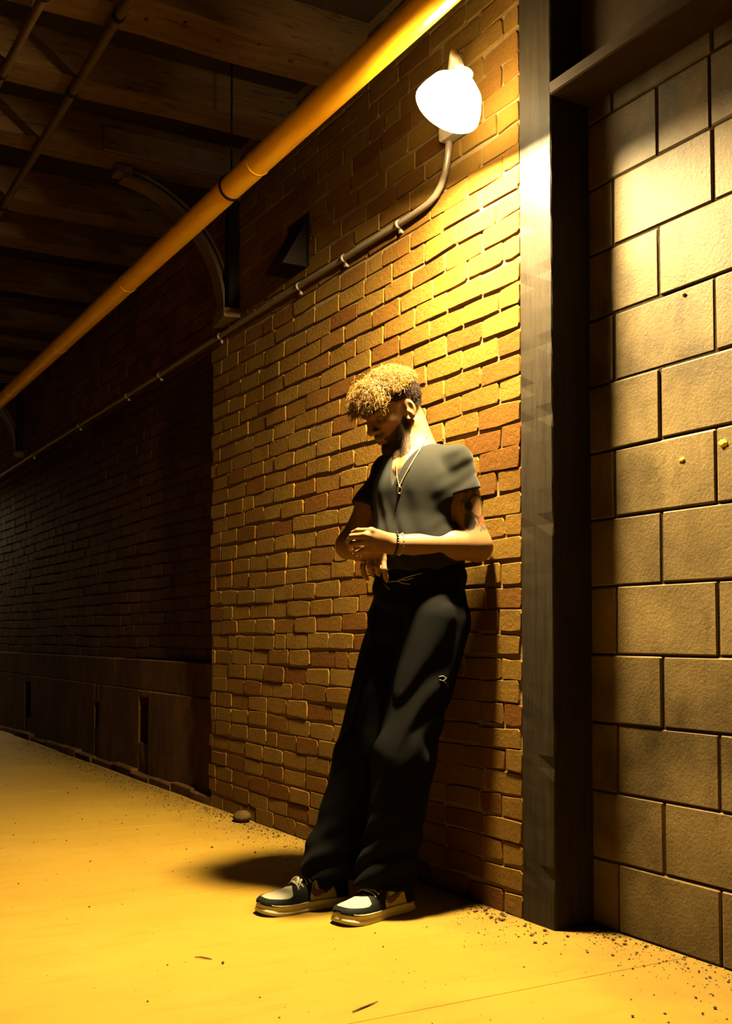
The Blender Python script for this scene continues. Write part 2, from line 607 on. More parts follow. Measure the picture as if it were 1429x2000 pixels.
bvar = [block_mesh(40 + i) for i in range(6)]
BP = 0.1957
for c in range(17):
    zc = (c + 0.5) * BP
    if zc > CEIL - 0.05:
        break
    edges = [2.0 + 0.376 * k for k in range(-14, 3)] if c % 2 == 0 else [2.196 + 0.376 * k for k in range(-14, 2)]
    edges = [e for e in edges if e < 2.56] + [2.60]
    if c == 11:
        edges = sorted(edges + [2.009])
    for a, b_ in zip(edges[:-1], edges[1:]):
        if b_ < -2.6:
            continue
        o = obj('block', bvar[rng.randrange(6)], None, wn)
        o.location = (BX + rng.uniform(-.002, .002), (a + b_) / 2, zc)
        o.scale = (1, (b_ - a - 0.0062) / 0.366, 1)
for (yy, zz, r) in ((2.107, 1.745, 0.008), (2.117, 1.303, 0.010), (1.975, 1.325, 0.016)):
    pc = MB().sphere((BX - 0.001, yy, zz), r, 9, 5, (0.25, 1, 0.55))
    pc.v = [(x, y + 0.12 * r * math.sin(31 * z / r), z + 0.25 * r * math.sin(7 * y / r)) for x, y, z in pc.v]
    pc.build('paint_chip', MAT['chip'], wn)

# ------------------------------------------------------------------ ceiling: dark deck on timber joists
ce = MB().box(-6.5, 0.9, -3.0, YEND, CEIL, CEIL + 0.2).build('ceiling', MAT['deck'])
tag(ce, kind='structure')
JO = [(-2.3, -2.14), (-1.5, -1.34), (-.75, -.59), (0.05, 0.21), (0.85, 1.01), (1.6, 1.76), (2.45, 2.61), (3.57, 3.80), (4.19, 4.357), (4.80, 4.95), (5.53, 5.686), (6.07, 6.226), (6.88, 7.031), (7.69, 7.845), (8.28, 8.43), (9.0, 9.15), (9.47, 9.62), (10.4, 10.55), (11.2, 11.35), (11.9, 12.05), (12.6, 12.75), (13.4, 13.55), (14.1, 14.25), (14.9, 15.05), (15.7, 15.85)]
for a, b_ in JO:
    mb = MB()
    segs = 22
    ring = []
    for i in range(segs + 1):
        x = -6.5 + 6.6 * i / segs
        j = lambda s=0.006: rng.uniform(-s, s)
        ring += [(x, a + j(), 3.0 + j()), (x, b_ + j(), 3.0 + j()), (x, b_ + j(), CEIL + 0.01), (x, a + j(), CEIL + 0.01)]
    fs = []
    for i in range(segs):
        for k in range(4):
            k2 = (k + 1) % 4
            fs.append((4 * i + k, 4 * i + k2, 4 * i + 4 + k2, 4 * i + 4 + k))
    fs += [(3, 2, 1, 0), (4 * segs, 4 * segs + 1, 4 * segs + 2, 4 * segs + 3)]
    mb.add(ring, [tuple(reversed(q)) for q in fs])
    jo = mb.build('joist', MAT['beam'], ce)
    if a in (3.57,):
        for k in range(9):
            MB().sphere((-1.25 + 0.14 * k + rng.uniform(-.01, .01), a + 0.06 + 0.05 * (k % 2), 2.998), 0.0085, 7, 4, (1, 1, .6)).build('rivet', MAT['steel'], jo)

# ================================================================== THINGS
# ------------------------------------------------------------------ timber post
ph = MB()
x0, x1, y0, y1 = -0.004, 0.139, 2.478, 2.628
segs = 90
vs, fs = [], []
for i in range(segs + 1):
    z = CEIL * i / segs
    chunk = 0.004 if rng.random() < 0.12 else 0.001
    e = [rng.uniform(0, chunk) for _ in range(4)]
    low = max(0, 0.25 - z) * 0.02
    vs += [(x0 + 0.004 + low, y0 + e[0], z), (x0 + e[1] + low * 0, y0 + 0.004, z), (x0 + rng.uniform(0, .0008), (y0 + y1) / 2, z), (x0 + e[2], y1 - 0.004, z), (x0 + 0.004, y1, z), (x1, y1, z), (x1, y0, z), (0.05, y0 + rng.uniform(0, .0008), z)]
k8 = 8
for i in range(segs):
    for k in range(k8):
        k2 = (k + 1) % k8
        fs.append((i * k8 + k, (i + 1) * k8 + k, (i + 1) * k8 + k2, i * k8 + k2))
fs.append(tuple(range(k8)))
fs.append(tuple(segs * k8 + k for k in range(k8 - 1, -1, -1)))
ph.add(vs, fs)
tag(ph.build('timber_post', MAT['post']), 'dark worn full-height post standing between the brick wall and the block wall', 'post')

# ------------------------------------------------------------------ steel beam over the block wall
sb = empty('steel_beam', (0.06, 0, 2.4))
tag(sb, 'dark brown steel beam running over the block wall from the post', 'beam')


def sub(mb, name, mat, root):
    o = mb.build(name, mat, None)
    o.parent = root
    o.matrix_parent_inverse = Matrix.Translation(-Vector(root.location))
    return o


sub(MB().box(-0.010, 0.16, -3.0, 2.476, 2.405, 2.445, 0.004, 0.0015), 'bottom_flange', MAT['steel'], sb)
sub(MB().box(0.112, 0.137, -3.0, 2.476, 2.445, 2.95), 'web', MAT['steel'], sb)
sub(MB().box(-0.010, 0.16, -3.0, 2.476, 2.95, 2.985, 0.004), 'top_flange', MAT['steel'], sb)

# ------------------------------------------------------------------ yellow pipe under the joists
PX_, PZ_, PR_ = -0.35, 2.633, 0.048
yp = empty('yellow_pipe', (PX_, 2.0, PZ_))
tag(yp, 'long glossy yellow pipe hanging under the joists along the wall', 'pipe')
sub(MB().tube([(PX_, y, PZ_) for y in np.linspace(-2.5, YEND, 40)], PR_, 28), 'pipe_run', MAT['pipe'], yp)
for y in (1.3, 3.79, 5.41, 6.78, 8.2, 9.6, 11.0):
    sub(MB().lathe([(PR_ - .002, -.006), (PR_ + .0016, -.004), (PR_ + .0016, .004), (PR_ - .002, .006)], (PX_, y, PZ_), (0, 1, 0), 28), 'weld_band', MAT['pipe'], yp)
for y in (4.05, 0.8, 8.95, 13.5):
    h = sub(MB().lathe([(PR_ + .001, -.007), (PR_ + .006, -.006), (PR_ + .006, .006), (PR_ + .001, .007)], (PX_, y, PZ_), (0, 1, 0), 28), 'hanger_ring', MAT['steel_dark'], yp)
    o = MB().tube([(PX_ - .0, y, PZ_ + PR_ + .003), (PX_, y, CEIL)], 0.0045, 8).build('hanger_rod', MAT['steel_dark'], h)

# ------------------------------------------------------------------ thin pipes under the joists
for name, path, r, lab in (
        ('ceiling_pipe', [(-0.93, y, 2.977 + 0.004 * math.sin(y * 1.3)) for y in np.linspace(-2.5, YEND, 60)], 0.018, 'thin tarnished pipe under the joists, the longer one nearer the yellow pipe'),
        ('ceiling_pipe', [(-1.19 - 0.03 * math.sin((y - 4) * .9), y, 2.974 + 0.006 * math.sin(y * 1.7)) for y in np.linspace(-2.5, YEND, 60)], 0.016, 'thin tarnished pipe under the joists in the upper left corner')):
    root = empty(name, (path[0][0], 3.0, 2.97))
    tag(root, lab, 'pipe')
    sub(MB().tube(path, r, 12), 'pipe_run', MAT['oldpipe'], root)
    for y in (3.66, 4.27, 5.6, 6.95):
        x = float(np.interp(y, [q[1] for q in path], [q[0] for q in path]))
        z = float(np.interp(y, [q[1] for q in path], [q[2] for q in path]))
        sub(MB().lathe([(r, -.012), (r + .004, -.011), (r + .004, .011), (r, .012)], (x, y, z), (0, 1, 0), 14), 'strap', MAT['steel_dark'], root)

# ------------------------------------------------------------------ conduit clipped to the brick
cx, cz = -0.0165, 2.302
path = [(cx, y, cz + 0.0025 * math.sin(y * 1.7)) for y in np.linspace(14.2, 3.25, 50)]
for (y, z) in ((3.17, 2.303), (3.11, 2.307), (3.065, 2.319), (3.034, 2.341), (3.012, 2.372), (2.995, 2.42), (2.985, 2.475)):
    path.append((cx, y, z))
co = empty('conduit', (cx, 4.0, cz))
tag(co, 'slim metal conduit running along the brick wall and bending up to the lamp', 'conduit')
sub(MB().tube(path, 0.0115, 12), 'conduit_run', MAT['conduit'], co)
for y in (3.31, 3.72, 4.12, 5.0, 5.9, 6.5, 7.6, 9.0):
    cl = MB().lathe([(.0115, -.008), (.0155, -.007), (.0155, .007), (.0115, .008)], (cx, y, cz + 0.0025 * math.sin(y * 1.7)), (0, 1, 0), 14)
    cl.box(-0.012, 0.004, y - .007, y + .007, cz - .032, cz - .010, 0.001)
    sub(cl, 'clip', MAT['conduit'], co)


# ------------------------------------------------------------------ wall lamps
def lamp(ly, label, glass='lit', shade='hood_glow'):
    root = empty('wall_lamp', (0, ly, 2.45))
    tag(root, label, 'lamp', 'hooded lamps on the brick wall')
    lx, lz = -0.195, 2.455
    tilt = math.radians(27)
    ax = Vector((math.sin(tilt), -0.07, math.cos(tilt))).normalized()         # rim tips up on the street side
    c = Vector((lx, ly, lz))
    sub(MB().box(-0.045, 0.004, ly + 0.19, ly + 0.32, 2.47, 2.60, 0.006), 'junction_box', MAT['lamp_metal'], root)
    sub(MB().tube([(-0.03, ly + 0.25, 2.55), (-0.07, ly + 0.21, 2.60), (-0.12, ly + 0.12, 2.625), (lx + .02, ly + 0.03, 2.60), (lx + 0.02, ly, 2.54)], 0.014, 12), 'arm', MAT['lamp_metal'], root)
    prof = [(0.0, 0.085), (0.022, 0.085), (0.026, 0.055), (0.055, 0.04), (0.082, 0.012), (0.098, -0.03), (0.103, -0.052), (0.1005, -0.052), (0.095, -0.03), (0.079, 0.009), (0.052, 0.035), (0.0, 0.04)]
    sub(MB().lathe(prof, c, ax, 32), 'hood', MAT[shade], root)
    dome = [(0.0, -0.060)] + [(0.066 * math.cos(a), -0.040 - 0.020 * math.sin(a)) for a in np.linspace(math.pi / 2 - .25, 0, 7)] + [(0.05, 0.01), (0.0, 0.015)]
    sub(MB().lathe(dome, c, ax, 24), 'lit_glass', MAT[glass], root)
    return root


lamp(2.69, 'blazing wall lamp above the person at the end of the conduit')
lamp(13.5, 'wall lamp far down the passage beyond the second curved brace', 'lit_far', 'hood_glow_far')


# ------------------------------------------------------------------ curved steel braces on stone corbels
def brace(yb, label):
    root = empty('curved_brace', (0, yb, 2.38))
    tag(root, label, 'brace', 'curved steel braces under the joists')
    R0 = 0.60
    cxb, czb = -0.60, 2.39
    wid = 0.045

    def arc(r0, r1, w0, w1, name, mat, par):
        vs, fs = [], []
        n = 26
        for i in range(n + 1):
            a = math.radians(0 + 84 * i / n)
            for (rr, ww) in ((r0, w0), (r0, w1), (r1, w1), (r1, w0)):
                vs.append((cxb + rr * math.cos(a), yb + ww, czb + rr * math.sin(a)))
        for i in range(n):
            for k in range(4):
                k2 = (k + 1) % 4
                fs.append((4 * i + k, 4 * i + k2, 4 * i + 4 + k2, 4 * i + 4 + k))
        fs += [(0, 3, 2, 1), (4 * n, 4 * n + 1, 4 * n + 2, 4 * n + 3)]
        mb = MB()
        mb.add(vs, [tuple(reversed(q)) for q in fs])
        return sub(mb, name, mat, par)
    arc(R0 - 0.055, R0 - 0.040, -wid, wid, 'inner_flange', MAT['steel_brace'], root)
    arc(R0 - 0.041, R0 - 0.006, -0.008, 0.008, 'rib', MAT['steel_brace'], root)
    arc(R0 - 0.014, R0 - 0.002, -0.03, 0.03, 'outer_flange', MAT['steel_brace'], root)
    sub(MB().box(-0.58, -0.50, yb - 0.04, yb + 0.04, 2.95, 2.992, 0.004), 'top_bracket', MAT['steel_brace'], root)
    pl = MB().box(-0.66, -0.05, yb - 0.124, yb - 0.107, 3.005, 3.11, 0.002).build('gusset_plate', MAT['steel_brace'], ce)
    for k in range(8):
        MB().sphere((-0.62 + 0.075 * k, yb - 0.125, 3.075 if k % 2 else 3.035), 0.009, 7, 4, (1, .6, 1)).build('rivet', MAT['steel_brace'], pl)
    sub(MB().box(-0.05, 0.004, yb - 0.10, yb - 0.045, 2.40, 2.99, 0.003), 'wall_plate', MAT['steel_dark'], root)
    sub(MB().box(-0.075, 0.01, yb - 0.12, yb + 0.07, 2.335, 2.392, 0.012, 0.008), 'corbel', MAT['corbel'], root)


brace(4.90, 'curved brown steel brace springing from a corbel behind the yellow pipe')
brace(9.55, 'farther curved steel brace at the left edge below the yellow pipe')

# ------------------------------------------------------------------ wedge hood on the wall
wv = [(0, 4.066, 2.582), (0, 4.066, 2.381), (-0.112, 4.066, 2.381), (0, 4.235, 2.582), (0, 4.235, 2.381), (-0.112, 4.235, 2.381)]
wd = empty('wedge_hood', (0, 4.15, 2.38))
tag(wd, 'dark wedge-shaped metal hood fixed to the brick above the conduit', 'hood')
mb = MB()
mb.add(wv, [(0, 2, 1), (3, 4, 5), (0, 3, 5, 2), (1, 2, 5, 4), (0, 1, 4, 3)])
o = sub(mb, 'hood_shell', MAT['steel_dark'], wd)
sub(MB().box(-0.006, 0.004, 4.050, 4.25, 2.375, 2.60, 0.002), 'mounting_plate', MAT['steel_dark'], wd)
sub(MB().box(-0.118, -0.002, 4.060, 4.241, 2.372, 2.381, 0.002), 'bottom_rim', MAT['steel_dark'], wd)

# ------------------------------------------------------------------ grit, stone, twigs
gr = MB()
ico = [(0, 0, 1), (.9, 0, .4), (.28, .85, .4), (-.72, .53, .4), (-.72, -.53, .4), (.28, -.85, .4), (0, 0, -.6)]
icf = [(0, 1, 2), (0, 2, 3), (0, 3, 4), (0, 4, 5), (0, 5, 1), (6, 2, 1), (6, 3, 2), (6, 4, 3), (6, 5, 4), (6, 1, 5)]


def pebble(x, y, r):
    a = rng.uniform(0, 6.28)
    s = [rng.uniform(.6, 1.3) for _ in range(3)]
    ca, sa = math.cos(a), math.sin(a)
    gr.add([(x + r * (q[0] * s[0] * ca - q[1] * s[1] * sa), y + r * (q[0] * s[0] * sa + q[1] * s[1] * ca), max(-.0005, r * .35 + r * q[2] * s[2] * .6)) for q in ico], icf)


for i in range(5200):
    y = rng.uniform(1.2, 9.0)
    wall = BX if y < 2.45 else (-0.02 if y > 5.1 else -0.004)
    d = min(rng.expovariate(1 / 0.09), 0.75)
    if rng.random() < 0.08:
        d = rng.uniform(0.1, 1.2)
    if 2.45 < y < 2.65 and d < 0.01 or 2.72 < y < 3.16 and d > 0.16:
        continue
    pebble(wall - 0.004 - d, y, min(0.0065, 0.0012 + rng.expovariate(1 / 0.0011)))
for i in range(240):
    gx, gy = rng.uniform(-2.2, -0.4), rng.uniform(1.5, 6.0)
    if not (-0.72 < gx < -0.18 and 2.75 < gy < 3.15):
        pebble(gx, gy, rng.uniform(.001, .0025))
for (a, b_, n) in ((2.64, 2.85, 26), (4.2, 5.1, 60), (2.2, 2.5, 30)):
    for i in range(n):
        y = rng.uniform(a, b_)
        pebble((BX if y < 2.45 else -0.004) - rng.uniform(.01, .10), y, rng.uniform(.003, .008))
g = gr.build('floor_grit', MAT['grit'])
tag(g, 'scattered dirt and grit along the foot of the walls', 'grit', kind='stuff')

st = MB().sphere((0, 0, 0), 0.055, 14, 9, (0.7, 1.2, 0.5))
st.v = [tuple(Vector(q) * (1 + 0.28 * noise.noise(Vector(q) * 22 + Vector((3, 1, 4))))) for q in st.v]
zm = min(q[2] for q in st.v)
st.v = [(x - 0.045, y + 4.63, z - zm) for x, y, z in st.v]
tag(st.build('stone', MAT['stone']), 'ochre lump of stone lying at the foot of the brick wall', 'stone')
tag(MB().tube([(-0.83, 2.165, .003), (-.80, 2.178, .0035), (-.775, 2.188, .003), (-.745, 2.199, .003)], [.0012, .0022, .002, .001], 6).build('twig', MAT['twig']), 'thin straight twig on the bright floor below the shoes', 'twig')
tag(MB().tube([(-0.985, 2.735, .0025), (-.972, 2.722, .004), (-.96, 2.708, .003), (-.952, 2.695, .0025)], [.001, .002, .002, .001], 6).build('twig', MAT['twig']), 'tiny curved dark twig on the floor left of the shoes', 'twig')

# ================================================================== THE PERSON
# ------------------------------------------------------------------ signed-distance modelling
class Field:
    def __init__(self, lo, hi, vox):
        self.lo = np.array(lo, np.float32)
        self.vox = vox
        self.n = np.ceil((np.array(hi) - np.array(lo)) / vox).astype(int) + 1
        self.d = np.full(self.n, 0.4, np.float32)
        self.ax = [(self.lo[i] + vox * np.arange(self.n[i])).astype(np.float32) for i in range(3)]

    def block(self, lo, hi, m):
        sl, g = [], []
        for i in range(3):
            a = int(max(0, math.floor((lo[i] - m - self.lo[i]) / self.vox)))
            b_ = int(min(self.n[i], math.ceil((hi[i] + m - self.lo[i]) / self.vox) + 1))
            if b_ <= a:
                return None, None
            sl.append(slice(a, b_))
            shp = [1, 1, 1]
            shp[i] = -1
            g.append(self.ax[i][a:b_].reshape(shp))
        return tuple(sl), g

    def add(self, prim, k=0.015):
        fn, lo, hi = prim
        sl, g = self.block(lo, hi, k + 3 * self.vox)
        if sl is None:
            return self
        v = fn(*g).astype(np.float32)
        a = self.d[sl]
        h = np.clip(0.5 + 0.5 * (a - v) / k, 0, 1)
        self.d[sl] = a + (v - a) * h - k * h * (1 - h)
        return self

    def cut(self, prim, k=0.004):
        fn, lo, hi = prim
        sl, g = self.block(lo, hi, k + 3 * self.vox)
        if sl is None:
            return self
        v = -fn(*g).astype(np.float32)
        a = self.d[sl]
        h = np.clip(0.5 - 0.5 * (a - v) / k, 0, 1)
        self.d[sl] = a + (v - a) * h + k * h * (1 - h)
        return self

    def warp(self, fn):
        g = [self.ax[i].reshape([-1 if j == i else 1 for j in range(3)]) for i in range(3)]
        self.d += fn(*g).astype(np.float32)
        return self

    def mesh(self, name):
        d = self.d
        s = d < 0
        cnt = np.zeros([q - 1 for q in d.shape], np.uint8)
        offs = [(i, j, k) for i in (0, 1) for j in (0, 1) for k in (0, 1)]
        n = d.shape
        for (i, j, k) in offs:
            cnt += s[i:n[0] - 1 + i, j:n[1] - 1 + j, k:n[2] - 1 + k]
        act = (cnt > 0) & (cnt < 8)
        I = np.argwhere(act)
        idx = np.full(act.shape, -1, np.int32)
        idx[act] = np.arange(len(I), dtype=np.int32)
        val = np.stack([d[I[:, 0] + o[0], I[:, 1] + o[1], I[:, 2] + o[2]] for o in offs], 1)
        acc = np.zeros((len(I), 3), np.float32)
        num = np.zeros(len(I), np.float32)
        for a in range(8):
            for b_ in range(a + 1, 8):
                if sum(abs(offs[a][q] - offs[b_][q]) for q in range(3)) != 1:
                    continue
                va, vb = val[:, a], val[:, b_]
                mk = (va < 0) != (vb < 0)
                t = np.where(mk, va / np.where(mk, va - vb, 1), 0)[:, None]
                p = np.array(offs[a], np.float32) + t * (np.array(offs[b_]) - np.array(offs[a])).astype(np.float32)
                acc += p * mk[:, None]
                num += mk
        vs = self.lo + self.vox * (I + acc / num[:, None])
        quads = []
        for ax in range(3):
            b1, b2 = (ax + 1) % 3, (ax + 2) % 3
            sl0 = [slice(None)] * 3
            sl1 = [slice(None)] * 3
            sl0[ax], sl1[ax] = slice(0, -1), slice(1, None)
            ch = s[tuple(sl0)] != s[tuple(sl1)]
            inner = [slice(None)] * 3
            inner[b1], inner[b2] = slice(1, -1), slice(1, -1)
            pts = np.argwhere(ch[tuple(inner)])
            pts[:, b1] += 1
            pts[:, b2] += 1
            q = []
            for (o1, o2) in ((-1, -1), (0, -1), (0, 0), (-1, 0)):
                c = pts.copy()
                c[:, b1] += o1
                c[:, b2] += o2
                q.append(idx[c[:, 0], c[:, 1], c[:, 2]])
            q = np.stack(q, 1)
            ins = s[pts[:, 0], pts[:, 1], pts[:, 2]]
            q[~ins] = q[~ins][:, ::-1]
            quads.append(q)
        F_ = np.concatenate(quads)
        F_ = F_[(F_ >= 0).all(1)]
        return vs, F_

    def at(self, p):
        i = np.clip(np.round((np.asarray(p) - self.lo) / self.vox).astype(int), 0, self.n - 1)
        return float(self.d[tuple(i)])


def rc(a, b_, r1, r2, flat=None, fs=1.0):
    """tapered capsule; flat/fs squeeze it along one axis"""
    a, b_ = np.asarray(a, float), np.asarray(b_, float)
    ba = b_ - a
    L2 = max(ba @ ba, 1e-9)

    def fn(x, y, z):
        px, py, pz = x - a[0], y - a[1], z - a[2]
        h = np.clip((px * ba[0] + py * ba[1] + pz * ba[2]) / L2, 0, 1)
        qx, qy, qz = px - h * ba[0], py - h * ba[1], pz - h * ba[2]
        s2 = qx * qx + qy * qy + qz * qz
        if flat is not None:
            w_ = qx * flat[0] + qy * flat[1] + qz * flat[2]
            s2 = s2 + (fs * fs - 1) * w_ * w_
        return np.sqrt(s2) - (r1 + (r2 - r1) * h)
    r = max(r1, r2) / min(1.0, fs)
    return fn, np.minimum(a, b_) - r, np.maximum(a, b_) + r


def ell(c, axes, rad):
    c = np.asarray(c, float)
    A = [np.asarray(q, float) for q in axes]

    def fn(x, y, z):
        px, py, pz = x - c[0], y - c[1], z - c[2]
        k0 = 0
        k1 = 0
        for q, r in zip(A, rad):
            w_ = px * q[0] + py * q[1] + pz * q[2]
            k0 = k0 + (w_ / r) ** 2
            k1 = k1 + (w_ / (r * r)) ** 2
        k0 = np.sqrt(k0)
        return k0 * (k0 - 1) / np.maximum(np.sqrt(k1), 1e-6)
    m_ = max(rad)
    return fn, c - m_, c + m_


def nrm(v):
    v = np.asarray(v, float)
    return v / np.linalg.norm(v)


# joints
DT = 0.075


def PP(px, py, t):
    return P(px, py, t + DT)


SHL, SHR = PP(892, 901, 3.32), PP(757, 920, 3.55)
ELL, WRL = PP(930, 1066, 3.31), PP(768, 1063, 3.25)
ELR, WRR = PP(681, 1066, 3.48), PP(738, 1074, 3.31)
NECK = PP(823, 888, 3.425)
HEAD = PP(773, 801, 3.44)
SIDE = nrm((SHL - SHR) * np.array([1, 1, 0]))          # towards the person's left
FRONT = nrm(np.cross(np.array([0, 0, 1.0]), SIDE) * -1)
if FRONT[0] > 0:
    FRONT = -FRONT
UPZ = np.array([0, 0, 1.0])
hd = nrm((-0.998, -0.03, 0))
hp = math.radians(31)
HF = hd * math.cos(hp) - UPZ * math.sin(hp)
HS = np.array([-hd[1], hd[0], 0.0])
HU = np.cross(HF, HS)


def H(f, s, u):
    return HEAD + HF * f + HS * s + HU * u


MIDS = (SHL + SHR) / 2


def T(side, front, z):
    """torso point: side, front of the spine line, world height"""
    c = np.array([-0.160, 2.954, 0])
    return c + SIDE * side + FRONT * front + np.array([0, 0, z])


HIPL, HIPR = np.array([-0.150, 2.855, 0.90]), np.array([-0.170, 3.045, 0.90])
KNL, KNR = np.array([-0.262, 2.855, 0.47]), np.array([-0.300, 3.05, 0.47])
ANL, ANR = np.array([-0.300, 2.895, 0.09]), np.array([-0.428, 3.065, 0.09])

# ------------------------------------------------------------------ body: one continuous skin
B = Field((-0.56, 2.58, 0.02), (0.0, 3.30, 1.72), 0.003)
HA = (HF, HS, HU)
TA = (SIDE, FRONT, UPZ)
# torso, pelvis, legs (under the clothes)
B.add(ell(T(0, 0, 1.26), TA, (0.160, 0.105, 0.17)), 0.03)
B.add(ell(T(0, 0.005, 1.08), TA, (0.140, 0.095, 0.17)), 0.04)
B.add(ell(T(0, 0.0, 0.93), TA, (0.150, 0.105, 0.12)), 0.04)
B.add(rc(SHL, SHR, 0.028, 0.028), 0.03)
B.add(rc(NECK, SHL + UPZ * 0.005, 0.042, 0.022), 0.03)
B.add(rc(NECK, SHR + UPZ * 0.005, 0.042, 0.022), 0.03)
for hp_, kn, an in ((HIPL, KNL, ANL), (HIPR, KNR, ANR)):
    B.add(rc(hp_, kn, 0.080, 0.055), 0.03)
    B.add(rc(kn, an, 0.052, 0.036), 0.02)
# neck
B.add(rc(H(-0.028, 0, -0.035), NECK + FRONT * 0.005, 0.048, 0.052), 0.02)
B.add(rc(H(-0.055, 0, -0.050), T(0.0, -0.040, 1.39), 0.022, 0.040), 0.035)
B.add(rc(H(-0.005, 0.03, -0.05), T(0.02, 0.075, 1.36), 0.018, 0.014), 0.025)
B.add(rc(H(-0.005, -0.03, -0.05), T(-0.02, 0.075, 1.36), 0.018, 0.014), 0.025)
# skull and face
B.add(ell(H(-0.002, 0, 0.036), HA, (0.100, 0.076, 0.082)), 0.02)
B.add(ell(H(0.042, 0, 0.0), HA, (0.060, 0.062, 0.075)), 0.02)
B.add(ell(H(0.048, 0, -0.045), HA, (0.052, 0.050, 0.058)), 0.02)
for s in (-1, 1):
    B.add(rc(H(0.008, 0.056 * s, -0.055), H(0.085, 0.014 * s, -0.098), 0.017, 0.016), 0.02)
    B.add(ell(H(0.070, 0.046 * s, -0.012), HA, (0.024, 0.018, 0.016)), 0.014)
    B.add(rc(H(0.100, 0.012 * s, 0.028), H(0.082, 0.048 * s, 0.026), 0.011, 0.009), 0.012)
B.add(ell(H(0.092, 0, -0.100), HA, (0.016, 0.020, 0.016)), 0.014)
for s in (-1, 1):
    B.cut(ell(H(0.106, 0.032 * s, 0.008), HA, (0.020, 0.019, 0.013)), 0.010)
    B.add(ell(H(0.081, 0.032 * s, 0.008), HA, (0.015, 0.016, 0.013)), 0.004)
B.add(rc(H(0.104, 0, 0.022), H(0.124, 0, -0.020), 0.008, 0.010), 0.009)
B.add(ell(H(0.122, 0, -0.024), HA, (0.012, 0.011, 0.010)), 0.006)
for s in (-1, 1):
    B.add(ell(H(0.108, 0.013 * s, -0.028), HA, (0.011, 0.008, 0.008)), 0.006)
    B.cut(ell(H(0.114, 0.008 * s, -0.036), HA, (0.006, 0.004, 0.005)), 0.003)
B.add(ell(H(0.096, 0, -0.052), HA, (0.014, 0.026, 0.018)), 0.012)
B.add(rc(H(0.108, -0.012, -0.052), H(0.108, 0.012, -0.052), 0.0055, 0.0055), 0.005)
B.add(rc(H(0.100, 0.024, -0.058), H(0.108, 0.010, -0.054), 0.003, 0.0045), 0.005)
B.add(rc(H(0.106, -0.011, -0.066), H(0.106, 0.011, -0.066), 0.0062, 0.0062), 0.005)
B.cut(rc(H(0.112, -0.022, -0.0595), H(0.112, 0.022, -0.0595), 0.0022, 0.0022), 0.003)
# ears
for s in (-1, 1):
    ea = (nrm(HF - HS * 0.35 * s), nrm(HS * s + HF * 0.35), HU)
    e = H(0.000, 0.078 * s, -0.006)
    B.add(ell(e, ea, (0.017, 0.007, 0.028)), 0.006)
    B.add(ell(H(0.005, 0.076 * s, -0.031), ea, (0.010, 0.006, 0.011)), 0.006)
    B.cut(ell(H(0.003, 0.086 * s, -0.004), ea, (0.0095, 0.006, 0.018)), 0.004)
    B.add(rc(H(0.013, 0.078 * s, -0.012), H(0.009, 0.080 * s, -0.019), 0.004, 0.004), 0.004)
# arms
B.add(rc(SHL, SHL * 0.6 + ELL * 0.4, 0.026, 0.042), 0.01)
B.add(rc(SHL * 0.6 + ELL * 0.4, ELL, 0.042, 0.042), 0.02)
B.add(ell((SHL * 0.45 + ELL * 0.55) + FRONT * 0.004, TA, (0.040, 0.043, 0.075)), 0.012)
B.add(rc(ELL, ELL * 0.72 + WRL * 0.28, 0.042, 0.043), 0.03)
B.add(rc(ELL * 0.72 + WRL * 0.28, WRL, 0.043, 0.028), 0.02)
B.add(ell(ELL + np.array([0.012, 0, -0.006]), TA, (0.034, 0.036, 0.036)), 0.02)
B.add(rc(SHR, SHR * 0.6 + ELR * 0.4, 0.028, 0.041), 0.01)
B.add(rc(SHR * 0.6 + ELR * 0.4, ELR, 0.041, 0.037), 0.02)
B.add(ell(SHR * 0.45 + ELR * 0.55, TA, (0.039, 0.041, 0.07)), 0.012)
B.add(rc(ELR, ELR * 0.65 + WRR * 0.35, 0.039, 0.040), 0.03)
B.add(rc(ELR * 0.65 + WRR * 0.35, WRR, 0.040, 0.027), 0.02)

# hands
kL = [PP(725, 1037, 3.205), PP(714, 1046, 3.195), PP(715, 1058, 3.20), PP(719, 1071, 3.215)]
pL = [PP(699, 1037, 3.235), PP(687, 1048, 3.235), PP(687, 1063, 3.245), PP(696, 1080, 3.255)]
dL = [PP(690, 1041, 3.272), PP(682, 1055, 3.272), PP(683, 1069, 3.277), PP(692, 1084, 3.282)]
tL = [PP(689, 1047, 3.297), PP(683, 1063, 3.297), PP(686, 1074, 3.300), PP(695, 1088, 3.300)]
wid = nrm(kL[0] - kL[3])
thick = nrm(np.cross(wid, kL[1] - WRL))
B.add(rc(WRL, (kL[1] + kL[2]) / 2 * 0.6 + WRL * 0.4, 0.027, 0.030, thick, 1.7), 0.02)
for q, k_ in enumerate(kL):
    st_ = WRL + wid * (0.012 - 0.008 * q)
    B.add(rc(st_, k_, 0.014, 0.0112), 0.010)
    B.add(ell(k_, (wid, thick, nrm(np.cross(wid, thick))), (0.0095, 0.0105, 0.0105)), 0.006)
    r0 = (0.0092, 0.0095, 0.0090, 0.0078)[q]
    B.add(rc(k_, pL[q], r0 + 0.0008, r0), 0.004)
    B.add(rc(pL[q], dL[q], r0, r0 - 0.001), 0.003)
    B.add(rc(dL[q], tL[q], r0 - 0.001, r0 - 0.0025), 0.003)
B.add(rc(PP(757, 1066, 3.255), PP(738, 1074, 3.272), 0.015, 0.013), 0.012)
B.add(rc(PP(738, 1074, 3.272), PP(722, 1079, 3.285), 0.011, 0.010), 0.006)
B.add(rc(PP(722, 1079, 3.285), PP(708, 1082, 3.296), 0.010, 0.008), 0.004)
kR = [PP(711, 1090, 3.315), PP(723, 1087, 3.305), PP(736, 1088, 3.300), PP(748, 1092, 3.302)]
